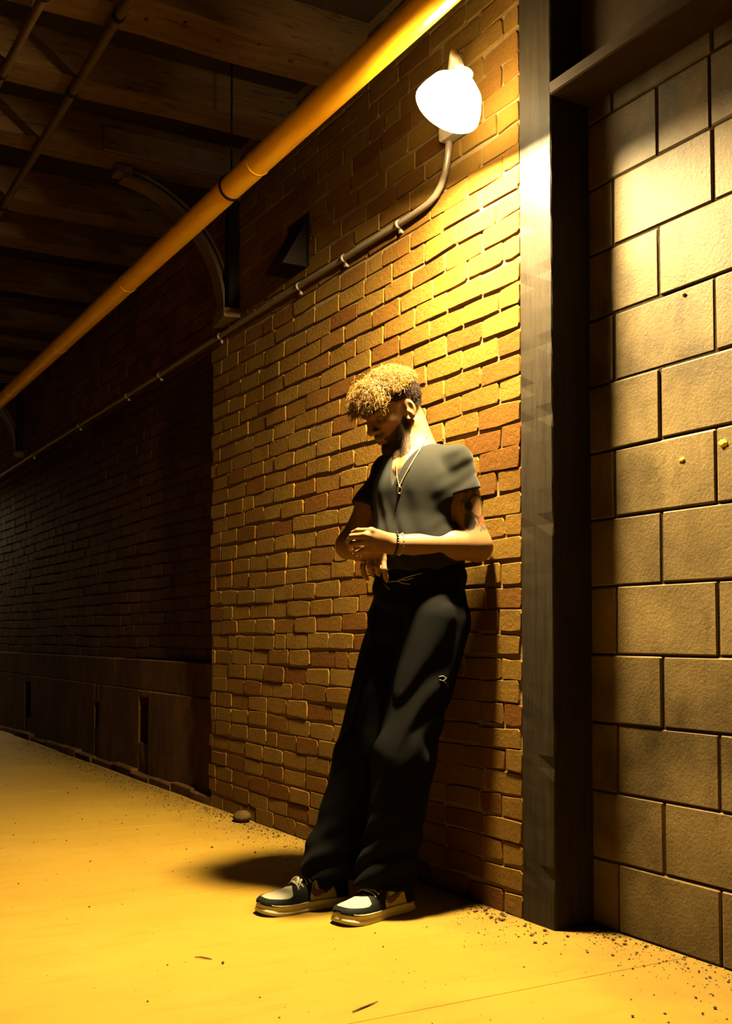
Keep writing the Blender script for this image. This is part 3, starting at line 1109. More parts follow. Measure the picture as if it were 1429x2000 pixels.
pR = [PP(708, 1108, 3.300), PP(722, 1107, 3.290), PP(736, 1108, 3.286), PP(750, 1113, 3.290)]
dR = [PP(711, 1123, 3.306), PP(725, 1117, 3.304), PP(738, 1118, 3.302), PP(753, 1127, 3.303)]
tR = [PP(717, 1131, 3.316), PP(728, 1121, 3.318), PP(740, 1122, 3.316), PP(755, 1134, 3.312)]
for q, k_ in enumerate(kR):
    B.add(rc(WRR + (k_ - WRR) * 0.1, k_, 0.017, 0.0115), 0.012)
    r0 = (0.0085, 0.0092, 0.0095, 0.0090)[q]
    B.add(rc(k_, pR[q], r0 + 0.0006, r0), 0.003)
    B.add(rc(pR[q], dR[q], r0, r0 - 0.001), 0.003)
    B.add(rc(dR[q], tR[q], r0 - 0.001, r0 - 0.0025), 0.003)
B.add(rc(PP(748, 1078, 3.325), PP(756, 1094, 3.338), 0.013, 0.011), 0.008)
B.add(rc(PP(756, 1094, 3.338), PP(757, 1110, 3.342), 0.010, 0.008), 0.004)
bv, bf = B.mesh('body')

person = empty('person', (-0.36, 2.95, 0.0))
tag(person, 'person in dark t-shirt and black trousers leaning on the brick wall with head bowed', 'person')


def part(name, me, mat, parent=None):
    o = obj(name, me, mat)
    o.parent = parent or person
    if parent is None:
        o.matrix_parent_inverse = Matrix.Translation(-Vector(person.location))
    return o


# skin colours: beard shadow, tattoos, lips
loc = bv - HEAD
lf, ls, lu = loc @ HF, loc @ HS, loc @ HU
col = np.tile(np.array([0.160, 0.088, 0.037]), (len(bv), 1))


def blend(mask, c):
    global col
    mk = np.clip(mask, 0, 1)[:, None]
    col = col * (1 - mk) + np.array(c) * mk


inhead = (np.abs(ls) < 0.1) & (np.abs(lf) < 0.2) & (np.abs(lu) < 0.2)
beard = inhead & (lu < -0.022 - 0.55 * np.clip(lf - 0.03, 0, 0.06)) & (lf > 0.002) & (lu > -0.125) & (lf > 0.02 + 0.95 * np.clip(-0.060 - lu, 0, 1))
lips = inhead & (np.abs(ls) < 0.023) & (lf > 0.096) & (lu > -0.074) & (lu < -0.046)
under_nose = inhead & (lf > 0.085) & (lu > -0.045) & (lu < -0.036) & (np.abs(ls) < 0.028)
beard = beard & (lu > -0.080 - 0.55 * (lf - 0.008))
bmask = (beard & ~lips & ~(inhead & (lf > 0.1) & (lu > -0.047)))
blend(bmask * 0.75, (0.02, 0.012, 0.007))
blend(lips * 0.7, (0.14, 0.06, 0.035))
# tattoos on the left upper arm
ax_ = nrm(ELL - SHL)
rel = bv - SHL
al = rel @ ax_ / np.linalg.norm(ELL - SHL)
rad = rel - (rel @ ax_)[:, None] * ax_
near = (np.linalg.norm(rad, axis=1) < 0.075) & (al > 0.2) & (al < 1.0)
fr = rad @ FRONT
sd = rad @ SIDE
ang = np.arctan2(fr, sd)            # 0 outward, positive to the front
z_ = al * np.linalg.norm(ELL - SHL)
e1 = np.sqrt((z_ - 0.155) ** 2 + (0.055 * (ang - 0.15)) ** 2)
blend(near * ((e1 > 0.030) & (e1 < 0.040)) * 0.85, (0.014, 0.016, 0.014))
blend(near * ((e1 > 0.040) & (e1 < 0.052)) * (np.sin(ang * 9) > -0.2) * 0.7, (0.022, 0.026, 0.022))
blend(near * ((e1 > 0.017) & (e1 < 0.030)) * (ang < 0) * 0.6, (0.20, 0.16, 0.02))
blend(near * (np.sqrt((z_ - 0.150) ** 2 + (0.055 * (ang - 0.75)) ** 2) < 0.014) * 0.9, (0.015, 0.015, 0.015))
blend(near * (np.sqrt((z_ - 0.200) ** 2 + (0.055 * (ang - 0.95)) ** 2) < 0.024) * 0.9, (0.015, 0.015, 0.015))
blend(near * np.clip(1.3 - np.sqrt((z_ - 0.198) ** 2 + (0.055 * (ang + 0.2)) ** 2) / 0.022, 0, 1) * 0.7, (0.24, 0.07, 0.017))
band = np.abs(z_ - 0.226 - 0.006 * ang + 0.003 * np.sin(ang * 14)) < 0.006
blend(near * band * (ang > -1.2) * (ang < 0.4) * 0.8, (0.03, 0.04, 0.035))
blend(near * (np.abs(e1 - 0.058 - 0.004 * np.sin(ang * 17)) < 0.003) * 0.7, (0.022, 0.026, 0.022))
# tattoo on the right inner elbow
rr_ = np.linalg.norm(bv - (ELR * 0.8 + SHR * 0.2), axis=1)
me = mesh_np('body', bv, bf)
ca = me.color_attributes.new('skin', 'FLOAT_COLOR', 'POINT')
ca.data.foreach_set('color', np.concatenate([col, np.ones((len(col), 1))], 1).astype(np.float32).ravel())
m, nt, b = newmat('skin')
at = N(nt, 'ShaderNodeAttribute', attribute_name='skin').outputs['Color']
p = pos(nt)
cc = mix(nt, math_n(nt, 'MULTIPLY', noise_tex(nt, p, 45, 5), 0.5), at, (0.60, 0.38, 0.25), 'MULTIPLY')
nt.links.new(mix(nt, 0.5, at, cc), b.inputs['Base Color'])
spec(b, 0.5, 0.35)
b.inputs['Subsurface Weight'].default_value = 0.12
b.inputs['Subsurface Radius'].default_value = (0.008, 0.003, 0.0015)
b.inputs['Subsurface Scale'].default_value = 0.6
bump(nt, b, noise_tex(nt, p, 380, 4, 0.6), 0.25, 0.0008)
MAT['skin'] = m
body = part('body', me, MAT['skin'])


# ------------------------------------------------------------------ cloth
def cloth_material(name, c, sheen, bscale=900):
    m, nt, b = newmat(name)
    p = pos(nt)
    f = noise_tex(nt, p, 30, 5)
    at = N(nt, 'ShaderNodeAttribute', attribute_name='print')
    base = mix(nt, f, [x * 0.75 for x in c], [x * 1.25 for x in c])
    base = mix(nt, at.outputs['Fac'], base, (0.05, 0.035, 0.02))
    nt.links.new(base, b.inputs['Base Color'])
    spec(b, 0.85, 0.15)
    b.inputs['Sheen Weight'].default_value = sheen
    b.inputs['Sheen Roughness'].default_value = 0.5
    bump(nt, b, noise_tex(nt, p, bscale, 3), 0.25, 0.0006)
    return m


MAT['shirt'] = cloth_material('charcoal_jersey', (0.0085, 0.0083, 0.0062), 0.04)
MAT['trousers'] = cloth_material('black_twill', (0.0015, 0.00145, 0.0011), 0.003)

S = Field((-0.42, 2.62, 0.98), (-0.008, 3.28, 1.52), 0.0033)
S.add(ell(T(0, 0.000, 1.27), TA, (0.172, 0.118, 0.18)), 0.03)
S.add(ell(T(0, 0.010, 1.13), TA, (0.156, 0.116, 0.15)), 0.05)
S.add(rc(T(-0.02, 0.0, 1.03), T(0.02, 0.004, 1.10), 0.118, 0.120, SIDE, 0.82), 0.05)
S.add(rc(SHL + UPZ * 0.006, SHR + UPZ * 0.006, 0.036, 0.040), 0.03)
S.add(rc(NECK - UPZ * 0.020 - FRONT * 0.008, SHL - UPZ * 0.004 - FRONT * 0.006, 0.048, 0.040), 0.035)
S.add(rc(NECK - UPZ * 0.018, SHR + UPZ * 0.002, 0.048, 0.044), 0.03)
slL = SHL * 0.70 + ELL * 0.30
slR = SHR * 0.55 + ELR * 0.45
for sh, sl_, el in ((SHL, slL, ELL), (SHR, slR, ELR)):
    S.add(rc(sh + UPZ * 0.010, sl_ + nrm(el - sh) * 0.02 + FRONT * 0.004, 0.034, 0.0570), 0.03)


def wr(x, y, z):
    """creases of the jersey: long pulls from the shoulder to the waist and bunching above the hem"""
    s = (x + 0.160) * SIDE[0] + (y - 2.954) * SIDE[1]
    f = (x + 0.160) * FRONT[0] + (y - 2.954) * FRONT[1]
    mk = 0.5 + 0.5 * np.sin(s * 21 + z * 13 + 1.0) * np.sin(z * 17 - f * 15)
    u = s * 105 + z * 38 + 1.3 * np.sin(z * 16 + s * 9) + f * 30
    a = 0.0021 * np.sin(u) * mk * np.clip((1.40 - z) * 8, 0.15, 1)
    v = z * 95 + s * 42 + 1.8 * np.sin(s * 24 + z * 9) + f * 25
    a = a + 0.0026 * np.sin(v) * np.clip((1.17 - z) * 7, 0, 1) * (1.1 - mk)
    w_ = z * 130 - s * 60 + f * 70 + 1.2 * np.sin(s * 40)
    a = a + 0.0009 * np.sin(w_) * np.clip((np.abs(s) - 0.12) * 18, 0, 1)
    return a


S.warp(wr)


def halfspace(p0, n_, lo, hi):
    p0, n_ = np.asarray(p0), nrm(n_)
    return (lambda x, y, z: -((x - p0[0]) * n_[0] + (y - p0[1]) * n_[1] + (z - p0[2]) * n_[2])), np.array(lo), np.array(hi)


# sleeve ends, hem, neck
for sh, sl_, el in ((SHL, slL, ELL), (SHR, slR, ELR)):
    n_ = nrm(el - sh)
    e_ = sl_ + n_ * 0.02
    lo, hi = e_ - 0.085, e_ + 0.085
    hs_ = halfspace(e_, n_ + FRONT * (-0.10), lo, hi)
    ar_ = rc(e_ - n_ * 0.05, e_ + n_ * 0.15, 0.066, 0.064)
    S.cut((((lambda p_, q_: (lambda x, y, z: np.maximum(p_(x, y, z), q_(x, y, z))))(hs_[0], ar_[0])), lo, hi), 0.003)
    S.cut(rc(e_ - n_ * 0.004, e_ + n_ * 0.1, 0.0455, 0.0470), 0.003)
S.cut((lambda x, y, z: z - 1.035 - 0.010 * np.sin(y * 22) + 0 * x, np.array([-1, 2, 0.98]), np.array([0.1, 4, 1.05])), 0.003)
S.cut((lambda x, y, z: np.maximum(np.sqrt((x + 0.155) ** 2 + (y - 2.954) ** 2) - 0.105, z - 1.075) + 0 * z, np.array([-.30, 2.82, .97]), np.array([-.02, 3.09, 1.08])), 0.003)
nk = NECK
S.cut(rc(nk + UPZ * -0.02 + FRONT * 0.006, H(-0.03, 0, -0.03), 0.068, 0.075), 0.004)


def vneck(x, y, z):
    s = (x - nk[0]) * SIDE[0] + (y - nk[1]) * SIDE[1]
    f = (x - nk[0]) * FRONT[0] + (y - nk[1]) * FRONT[1]
    return np.maximum(np.maximum((np.abs(s - 0.004) - 0.46 * (z - 1.308)) * 0.85, -f), z - 1.6)


S.cut((vneck, np.array([-0.42, 2.80, 1.28]), np.array([-0.10, 3.12, 1.52])), 0.004)
sv, sf = S.mesh('t_shirt')
shirt = part('t_shirt', mesh_np('t_shirt', sv, sf), MAT['shirt'])

# trousers
R_ = Field((-0.60, 2.66, 0.03), (-0.008, 3.28, 1.12), 0.004)
R_.add(ell(T(0, -0.006, 0.99), TA, (0.156, 0.112, 0.12)), 0.03)
R_.add(rc(T(-0.03, -0.004, 1.00), T(0.03, -0.004, 1.04), 0.112, 0.112, SIDE, 0.82), 0.03)
R_.add(ell(T(0, -0.008, 0.89), TA, (0.168, 0.120, 0.14)), 0.04)
TRL, TRR = np.array([-0.318, 2.897, 0.09]), np.array([-0.420, 3.062, 0.09])
for hp_, kn, an in ((HIPL, KNL + np.array([-0.010, 0, 0]), TRL), (HIPR, KNR, TRR)):
    R_.add(rc(hp_ + np.array([-.005, 0, -.02]), kn, 0.099, 0.086), 0.03)
    R_.add(rc(kn, an + np.array([0.008, 0, 0.02]), 0.086, 0.080, FRONT, 0.92), 0.03)
    R_.add(rc(an + np.array([0.006, 0, 0.06]), an + np.array([-0.006, 0, -0.04]), 0.080, 0.084, FRONT, 0.86), 0.02)


def wr2(x, y, z):
    """folds of the loose trousers: diagonals over the thigh, stacking above the shoe"""
    u = z * 30 - x * 55 - y * 26 + 1.5 * np.sin(z * 11 + y * 9) + 0.8 * np.sin(x * 31)
    a = 0.0052 * np.sin(u * 1.5) * np.clip((z - 0.42) * 4, 0, 1) * np.clip((1.02 - z) * 8, 0, 1)
    v = x * 70 + y * 48 + z * 8 + 1.4 * np.sin(z * 13)
    a = a + 0.0032 * np.sin(v) * np.clip((0.72 - z) * 4, 0, 1)
    w_ = z * 78 + y * 31 - x * 22 + 1.7 * np.sin(y * 19 + x * 13)
    a = a + 0.0050 * np.sin(w_) * np.clip((0.34 - z) * 6, 0, 1)
    b2 = z * 95 - x * 30 + y * 44 + 1.5 * np.sin(y * 27)
    return a + 0.0026 * np.sin(b2) * np.clip((z - 0.90) * 9, 0, 1)


R_.warp(wr2)
for an, zc in ((TRL, 0.080), (TRR, 0.086)):
    lo, hi = np.array([an[0] - .16, an[1] - .105, 0.0]), np.array([an[0] + .16, an[1] + .105, zc + .05])
    R_.cut(((lambda zc, a0: (lambda x, y, z: np.maximum(z - zc - 0.12 * (a0 - x) + 0 * y, -10)))(zc, an[0]), lo, hi), 0.003)
    R_.cut(rc(an + np.array([-0.02, 0, -0.09]), an + np.array([0, 0, 0.015]), 0.074, 0.068), 0.003)
tv, tf = R_.mesh('trousers')
tme = mesh_np('trousers', tv, tf)
pc_ = P(672, 1688, 3.28)
dd = np.linalg.norm((tv - pc_) * np.array([1, 1, 1]), axis=1)
pr_ = np.clip(1.5 - dd / 0.035, 0, 1) * (np.sin(tv[:, 2] * 260 + 3 * np.sin(tv[:, 0] * 160)) + np.sin(tv[:, 0] * 230 + 40 * tv[:, 1]) > 0.5)
pa = tme.attributes.new('print', 'FLOAT', 'POINT')
pa.data.foreach_set('value', (pr_ * 0.7).astype(np.float32))
trousers = part('trousers', tme, MAT['trousers'])


def push(fields, p, d=0.003, n=30):
    """slide a point along its outward gradient until it rests on the surface"""
    p = np.asarray(p, float).copy()

    def f(q):
        return min(fl_.at(q) for fl_ in fields)
    for _ in range(n):
        v = f(p)
        if abs(v - d) < 0.0012:
            break
        e = 0.006
        g = np.array([f(p + np.eye(3)[i] * e) - f(p - np.eye(3)[i] * e) for i in range(3)])
        L = np.linalg.norm(g)
        if L < 1e-6:
            break
        p -= g / L * np.clip(v - d, -0.006, 0.006)
    return p


# drawstring and waistband of the trousers
MAT['cord'] = plain('grey_cord', (0.17, 0.16, 0.125), 0.7, 0.3)


def on_cloth(px, py):
    r_ = ray(px, py)
    r_ = r_ / (r_ @ _FH)
    for t in np.arange(3.05, 3.6, 0.0015):
        q = CAM + r_ * t
        if min(R_.at(q), S.at(q), B.at(q)) < 0.0025:
            return q
    return CAM + r_ * 3.3


for pth in ([(752, 1134), (762, 1136), (775, 1135), (790, 1129), (806, 1124), (824, 1119)], [(775, 1135), (786, 1139), (800, 1141)], [(778, 1133), (792, 1133), (806, 1129)], [(749, 1139), (755, 1146), (761, 1151)]):
    pts = [on_cloth(*q) for q in pth]
    o = MB().tube(pts, 0.0016, 6).build('drawstring', MAT['cord'], trousers)
pts = [on_cloth(*q) for q in ((857, 1322), (864, 1320), (872, 1324), (866, 1330), (858, 1327), (869, 1332), (875, 1340))]
MB().tube(pts, 0.0012, 6).build('side_cord', MAT['cord'], trousers)

# ------------------------------------------------------------------ hair
m, nt, b = newmat('curly_hair')
p = pos(nt)
nt.links.new(ramp(nt, noise_tex(nt, p, 90, 4), [(0.35, (0.04, 0.019, 0.0045)), (0.7, (0.20, 0.104, 0.014))]), b.inputs['Base Color'])
spec(b, 0.45, 0.45)
MAT['hair'] = m
MAT['hair_dark'] = plain('short_dark_hair', (0.012, 0.007, 0.004), 0.6, 0.3, 0, 400, 0.8, 0.002)
G = Field(HEAD - 0.24, HEAD + 0.24, 0.0035)
G.add(ell(H(-0.006, 0, 0.044), HA, (0.102, 0.080, 0.084)), 0.01)
G.add(ell(H(0.040, 0, 0.082), HA, (0.080, 0.070, 0.046)), 0.02)


def hl(x, y, z):
    f = (x - HEAD[0]) * HF[0] + (y - HEAD[1]) * HF[1] + (z - HEAD[2]) * HF[2]
    u = (x - HEAD[0]) * HU[0] + (y - HEAD[1]) * HU[1] + (z - HEAD[2]) * HU[2]
    face = np.maximum(u - (0.014 + 0.42 * np.maximum(f, 0.0)), 0.022 - f)
    ear = np.maximum(u - 0.026, np.abs(f - 0.004) - 0.024)
    nape = u + 0.045
    return np.minimum(np.minimum(face, ear), nape)


G.cut((hl, HEAD - 0.24, HEAD + 0.24), 0.006)
G.warp(lambda x, y, z: 0.0016 * np.sin(x * 610 + 2 * np.sin(z * 300)) * np.sin(y * 590 + 2 * np.sin(x * 280)) * np.sin(z * 640))
gv, gf = G.mesh('hair')
hair = part('hair', mesh_np('hair', gv, gf), MAT['hair_dark'])
hr = random.Random(21)


def curls(n, accept, length, bias, turns, rad_, thick_):
    mb = MB()
    made = 0
    while made < n:
        d = nrm([hr.gauss(0, 1) for _ in range(3)])
        q = np.array([-0.004, 0, 0.042]) + np.array([0.098, 0.077, 0.084]) * d
        if not accept(q):
            continue
        made += 1
        p0 = H(*q)
        nn = nrm(HF * d[0] / .098 + HS * d[1] / .077 + HU * d[2] / .084)
        dr = nrm(nn + bias(q) + np.array([hr.gauss(0, .32) for _ in range(3)]))
        L = length * hr.uniform(0.6, 1.2)
        a1 = nrm(np.cross(dr, [hr.gauss(0, 1) for _ in range(3)]))
        a2 = np.cross(dr, a1)
        ph, tn, rr = hr.uniform(0, 6.28), turns * hr.uniform(.7, 1.3) * hr.choice((-1, 1)), rad_ * hr.uniform(.6, 1.3)
        pts = []
        k_ = 13
        for i in range(k_):
            t = i / (k_ - 1)
            an = ph + tn * 2 * math.pi * t
            sw = rr * min(1, t * 3)
            pts.append(p0 + dr * (L * t) + a1 * sw * math.cos(an) + a2 * sw * math.sin(an) - UPZ * (0.35 * L * t * t))
        mb.tube(pts, [thick_ * (1 - 0.55 * (i / (k_ - 1))) for i in range(k_)], 3, False)
    return mb


mb = curls(4600, lambda q: q[2] > 0.058 - 0.1 * min(0, q[0]) and q[0] > -0.095, 0.030, lambda q: HF * 0.30 + HU * 0.30, 1.7, 0.0055, 0.00100)
c1 = mb.build('curls', MAT['hair'], hair)
c1['kind'] = 'stuff'
mb = curls(1500, lambda q: q[0] > 0.045 and q[2] > 0.052, 0.050, lambda q: HF * 0.55 - UPZ * 0.10, 2.1, 0.0062, 0.00100)
c2 = mb.build('fringe', MAT['hair'], hair)
c2['kind'] = 'stuff'
mb = curls(700, lambda q: q[0] < 0.0 and -0.045 < q[2] < 0.075 and (q[0] < -0.035 or q[2] > 0.035), 0.012, lambda q: -UPZ * 0.6, 0.5, 0.002, 0.0011)
c3 = mb.build('nape_hair', MAT['hair_dark'], hair)
c3['kind'] = 'stuff'

# beard, moustache, brows, lashes
mb = MB()
cand = np.where(bmask | under_nose)[0]
nr = np.random.default_rng(5)
nv = np.zeros(len(bv) * 3, np.float32)
me.vertex_normals.foreach_get('vector', nv)
nv = nv.reshape(-1, 3)
for i in nr.choice(cand, min(6000, len(cand)), replace=False):
    p0 = bv[i]
    n0 = nv[i]
    if n0 @ n0 < 0.5:
        continue
    dr = nrm(n0 * 0.8 + HF * 0.15 - HU * 0.55 + nr.normal(0, .3, 3))
    L = nr.uniform(0.004, 0.0085)
    a1 = nrm(np.cross(dr, nr.normal(0, 1, 3)))
    a2 = np.cross(dr, a1)
    r0 = 0.0005
    mb.add([p0 + a1 * r0, p0 - a1 * r0 * .5 + a2 * r0 * .87, p0 - a1 * r0 * .5 - a2 * r0 * .87, p0 + dr * L], [(0, 1, 3), (1, 2, 3), (2, 0, 3)], True)
bd = part('beard', mb.mesh('beard'), MAT['hair_dark'])
bd['kind'] = 'stuff'
for s in (-1, 1):
    mb = MB()
    for k in range(70):
        t = hr.random()
        p0 = push([B], H(0.112 - 0.03 * t, (0.012 + 0.038 * t) * s, 0.026 + 0.006 * math.sin(t * 2.6) + hr.uniform(-.003, .003)), 0.0)
        dr = nrm(HF * 0.5 + HS * s * 0.8 - HU * 0.1 + np.array([hr.gauss(0, .15) for _ in range(3)]))
        mb.tube([p0, p0 + dr * 0.004, p0 + dr * 0.008 - HF * .002], [0.0007, 0.0006, 0.0002], 3, False)
    part('eyebrow', mb.mesh('eyebrow'), MAT['hair_dark'])
    pts = [push([B], H(0.100 - 0.004 * abs(t), (0.032 + 0.013 * t) * s, 0.000 + 0.003 * t * t), 0.0005) for t in np.linspace(-1, 1, 9)]
    part('eyelashes', MB().tube(pts, 0.0011, 5).mesh('eyelashes'), MAT['hair_dark'])

# ------------------------------------------------------------------ jewellery
MAT['gold'] = plain('brass_chain', (0.50, 0.35, 0.14), 0.3, 0.5, 1.0)
MAT['black_bead'] = plain('black_bead', (0.012, 0.012, 0.012), 0.2, 0.6)
MAT['silver'] = plain('silver_chain', (0.36, 0.32, 0.24), 0.3, 0.5, 1.0)


def on_body(px, py, d=0.003, t0=3.05):
    r_ = ray(px, py)
    r_ = r_ / (r_ @ _FH)
    for t in np.arange(t0, 3.7, 0.001):
        q = CAM + r_ * t
        if min(S.at(q), B.at(q)) < d:
            return q
    return CAM + r_ * 3.35


def spline(pts, n):
    pts = [np.asarray(q, float) for q in pts]
    L = [0]
    for a, b_ in zip(pts[:-1], pts[1:]):
        L.append(L[-1] + np.linalg.norm(b_ - a))
    return [np.array([np.interp(t, L, [q[i] for q in pts]) for i in range(3)]) for t in np.linspace(0, L[-1], n)]


nl = [(834, 850), (831, 857), (826, 868), (818, 881), (808, 897), (799, 913), (790, 929), (784, 941), (781, 948)]
pts = [on_body(*q) for q in nl]
mb = MB()
for q in spline(pts, 66):
    mb.sphere(q, 0.0021, 6, 4)
neck_ = part('necklace', mb.mesh('necklace'), MAT['gold'])
far = [on_body(*q) for q in ((779, 948), (776, 935), (774, 918), (773, 904))]
mb = MB()
for q in spline(far, 24):
    mb.sphere(q, 0.0016, 6, 4)
mb.build('far_strand', MAT['gold'], neck_)
pc_ = on_body(780, 957, 0.004)
rt = nrm(np.cross(UPZ, ray(780, 957)))
ring = [pc_ + rt * 0.0062 * math.cos(a) + UPZ * 0.0105 * math.sin(a) for a in np.linspace(0, 2 * math.pi, 22)]
MB().tube(ring, 0.0016, 6, False).tube([pc_ + UPZ * .0105, pc_ + UPZ * .018], 0.0012, 6).tube([pc_ - UPZ * .0105, pc_ - UPZ * .014 - rt * .006, pc_ - UPZ * .002 - rt * .0125], 0.0011, 6).build('pendant', MAT['gold'], neck_)


def bracelet(name, frac, r, bead, mat, n):
    c = WRL + (ELL - WRL) * frac
    ax_ = nrm(ELL - WRL)
    a1 = nrm(np.cross(ax_, UPZ))
    a2 = np.cross(ax_, a1)
    mb = MB()
    for k in range(n):
        an = 2 * math.pi * k / n
        d = a1 * math.cos(an) + a2 * math.sin(an)
        q = c + d * 0.05
        while B.at(q) > bead * 0.9 and np.linalg.norm(q - c) > 0.02:
            q = q - d * 0.001
        mb.sphere(q + ax_ * 0.004 * math.cos(an + 1), bead, 6, 4)
    part(name, mb.mesh(name), mat)['label'] = 'black bead bracelet' if mat is MAT['black_bead'] else 'silver chain bracelet'


bracelet('bracelet', 0.015, 0.03, 0.0042, MAT['black_bead'], 26)
bracelet('bracelet', 0.085, 0.03, 0.0024, MAT['silver'], 46)
ax_ = nrm(pR[0] - kR[0])
c_ = kR[0] * 0.4 + pR[0] * 0.6
part('finger_ring', MB().lathe([(0.0085, -.0018), (0.0101, -.0018), (0.0101, .0018), (0.0085, .0018)], c_, ax_, 20).mesh('finger_ring'), MAT['silver'])

# ------------------------------------------------------------------ shoes
MAT['shoe_white'] = plain('off_white_leather', (0.25, 0.23, 0.165), 0.5, 0.35, 0, 200, 0.2, 0.0008, 0.12)
MAT['shoe_black'] = plain('black_suede', (0.005, 0.005, 0.0042), 0.75, 0.25, 0, 500, 0.3, 0.0006)
MAT['shoe_mauve'] = plain('mauve_leather', (0.075, 0.04, 0.039), 0.55, 0.3)
MAT['midsole'] = plain('worn_rubber_midsole', (0.40, 0.36, 0.25), 0.6, 0.35, 0, 120, 0.2, 0.0008, 0.2)
MAT['lace'] = plain('cream_lace', (0.25, 0.225, 0.16), 0.8, 0.2, 0, 600, 0.3, 0.0005)
SL = 0.305
HWX = [0, .004, .015, .04, .09, .14, .19, .225, .25, .27, .285, .296, .303, .305]
HWY = [0, .014, .026, .034, .0365, .038, .046, .0495, .0485, .045, .038, .028, .014, 0]
TPX = [0, .02, .05, .08, .11, .14, .17, .195, .215, .24, .26, .28, .295, .305]
TPZ = [.085, .088, .085, .088, .095, .093, .082, .070, .062, .057, .053, .047, .038, .028]


def hw(x):
    return float(np.interp(x, HWX, HWY))


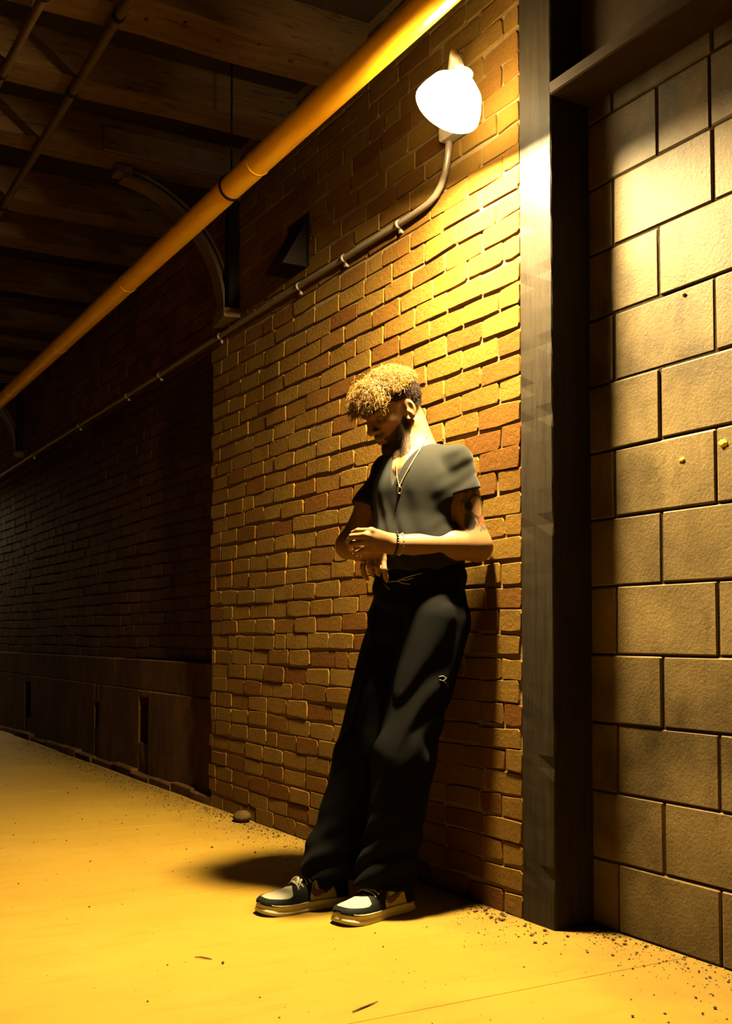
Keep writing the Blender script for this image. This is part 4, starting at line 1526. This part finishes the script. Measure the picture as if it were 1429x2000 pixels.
def shoe(heel, toe, label, loops):
    heel, toe = np.array([heel[0], heel[1], 0.0]), np.array([toe[0], toe[1], 0.0])
    fx = nrm(toe - heel)
    fy = np.array([-fx[1], fx[0], 0.0])
    W = lambda x, y, z: heel + fx * x + fy * (y + 0.008 * math.sin(max(0, x - 0.1) / 0.2 * 1.6)) + UPZ * z
    # midsole
    n = 40
    xs = [SL * (1 - math.cos(math.pi * i / n)) / 2 for i in range(n + 1)]
    outl = [(x, hw(x) + 0.0045) for x in xs] + [(x, -hw(x) - 0.0045) for x in reversed(xs[1:-1])]
    spring = lambda x: 0.010 * max(0, (x - 0.235) / 0.07) ** 2
    mb = MB()
    layers = [(0.0, 0.002), (0.002, 0.0050), (0.014, 0.0022), (0.0152, 0.0012), (0.0164, 0.0014), (0.026, -0.0016), (0.030, -0.0060)]
    vs = []
    for (z, off) in layers:
        for (x, y) in outl:
            gx = (x - SL / 2) * (1 + off / 0.15) + SL / 2
            vs.append(W(gx, y + math.copysign(off, y), z + spring(x)))
    k_ = len(outl)
    fs = [(l * k_ + i, l * k_ + (i + 1) % k_, (l + 1) * k_ + (i + 1) % k_, (l + 1) * k_ + i) for l in range(len(layers) - 1) for i in range(k_)]
    fs = [tuple(reversed(q)) for q in fs]
    fs.append(tuple(range(k_)))
    fs.append(tuple((len(layers) - 1) * k_ + i for i in range(k_ - 1, -1, -1)))
    mb.add(vs, fs, True)
    root = part('shoe', None, None)
    root['label'] = label
    mb.build('midsole', MAT['midsole'], root)
    # upper as a fine grid; the panels are cut from it
    NI, NJ = 220, 150
    z0 = 0.026

    def surf(x, th, off):
        w_ = hw(x) + 0.0012 + off
        h_ = float(np.interp(x, TPX, TPZ)) - z0 + off
        c_, s_ = math.cos(th), math.sin(th)
        ex = 0.62 if x > 0.2 else 0.62
        yy = w_ * math.copysign(abs(c_) ** ex, c_)
        zz = h_ * abs(s_) ** 0.85
        # ankle narrows upward
        if x < 0.16:
            yy *= 1 - 0.22 * (zz / 0.07) ** 2
        return x, yy, z0 + spring(x) + zz
    grid = [[surf(0.0015 + (SL - 0.003) * i / NI, math.pi * j / NJ, 0) for j in range(NJ + 1)] for i in range(NI + 1)]

    def region(name, mat, fn, off, par=root):
        idx, vs, fs = {}, [], []

        def vid(i, j):
            if (i, j) not in idx:
                idx[(i, j)] = len(vs)
                vs.append(W(*surf(0.0015 + (SL - 0.003) * i / NI, math.pi * j / NJ, off)))
            return idx[(i, j)]
        for i in range(NI):
            for j in range(NJ):
                x, y, z = grid[i][j]
                if fn(x, y, z):
                    fs.append((vid(i, j), vid(i + 1, j), vid(i + 1, j + 1), vid(i, j + 1)))
        mb = MB()
        mb.add(vs, fs, True)
        o = mb.build(name, mat, par)
        sm = o.modifiers.new('thick', 'SOLIDIFY')
        sm.thickness = max(off, 0.0012)
        sm.offset = -1
        return o
    region('upper', MAT['shoe_black'], lambda x, y, z: True, 0.0)
    guard = lambda x, z: 0.0455 + 0.009 * math.exp(-((x - 0.200) / 0.016) ** 2) + 0.05 * max(0, x - .25)
    region('toe_box', MAT['shoe_white'], lambda x, y, z: x > 0.192 + 0.012 * (abs(y) / .03) and z > guard(x, z) - 0.004, 0.0012)
    region('toe_guard', MAT['shoe_black'], lambda x, y, z: x > 0.185 and z <= guard(x, z), 0.0026)
    qp = region('quarter_panel', MAT['shoe_white'], lambda x, y, z: 0.052 + 0.25 * (z - .03) < x < 0.150 - 0.45 * max(0, z - 0.045) and z < 0.082, 0.0014)
    # curved tick on both sides
    poly = [(0.138, .044), (0.142, .052), (0.139, .064), (0.128, .074), (0.132, .064), (0.128, .058), (0.115, .057), (0.095, .062), (0.062, .074), (0.040, .082), (0.062, .068), (0.090, .052), (0.115, .042), (0.130, .040)]

    def inside(x, z):
        c = False
        for (xa, za), (xb, zb) in zip(poly, poly[1:] + poly[:1]):
            if (za > z) != (zb > z) and x < (xb - xa) * (z - za) / (zb - za) + xa:
                c = not c
        return c
    region('side_tick', MAT['shoe_mauve'], lambda x, y, z: inside(x, z), 0.0034)
    region('heel_panel', MAT['shoe_black'], lambda x, y, z: x < 0.050 + 0.25 * (z - .03), 0.0028)
    region('eyestay', MAT['shoe_black'], lambda x, y, z: 0.150 - 0.45 * max(0, z - 0.045) <= x < 0.192 + 0.012 * (abs(y) / .03) and abs(y) > 0.013, 0.0024)
    # perforations of the toe box
    hole = MB()
    for (x, y) in [(0.205 + 0.011 * a, 0.010 * b_) for a in range(5) for b_ in (-1.5, -.5, .5, 1.5) if abs(b_) < 2.2 - .3 * a]:
        h_ = float(np.interp(x, TPX, TPZ)) + spring(x)
        th = math.acos(max(-1, min(1, (abs(y) / (hw(x) * .985)) ** (1 / .62)))) if hw(x) > abs(y) else 1.5
        q = surf(x, th if y > 0 else math.pi - th, 0.0014)
        hole.sphere(W(*q), 0.0013, 6, 4, (1, 1, .5))
    hole.build('perforations', MAT['shoe_black'], root)
    # laces
    for k in range(5):
        x = 0.125 + 0.016 * k
        pts = []
        for a in np.linspace(0.28, 0.72, 9):
            q = surf(x + 0.010 * (a - .28) / .44 * (1 if k % 2 else -1), math.pi * a, 0.0055)
            pts.append(W(*q))
        MB().tube(pts, 0.0028, 6).build('lace', MAT['lace'], root)
    if loops:
        for sgn, sz in ((1, 1.0), (-1, 0.8), (0.45, 0.7)):
            c = np.array([0.165, 0, 0.090])
            pts = []
            for a in np.linspace(0, 2 * math.pi, 18):
                u_ = 0.5 - 0.5 * math.cos(a)
                v_ = math.sin(a)
                pts.append(W(c[0] + 0.026 * u_ * sz - 0.004, c[1] + sgn * (0.020 * u_ + 0.006) + 0.009 * v_, c[2] + 0.010 * math.sin(a * .5) - 0.040 * u_ * u_ * sz * 0.75))
            MB().tube(pts, 0.0026, 6).build('lace_loop', MAT['lace'], root)
    return root


MAT['sock'] = plain('black_sock', (0.006, 0.006, 0.005), 0.9, 0.1)
for an in (ANL, ANR):
    part('sock', MB().tube([an + UPZ * 0.13, an + UPZ * 0.05, an, an + np.array([-0.03, 0, -0.035])], [0.046, 0.043, 0.040, 0.036], 16).mesh('sock'), MAT['sock'])
shoe((-0.355, 3.072), (-0.672, 3.068), 'black and white shoe with mauve tick and loose lace loops', True)
shoe((-0.215, 2.915), (-0.519, 2.843), 'black and white shoe nearer the viewer, half in shadow', False)
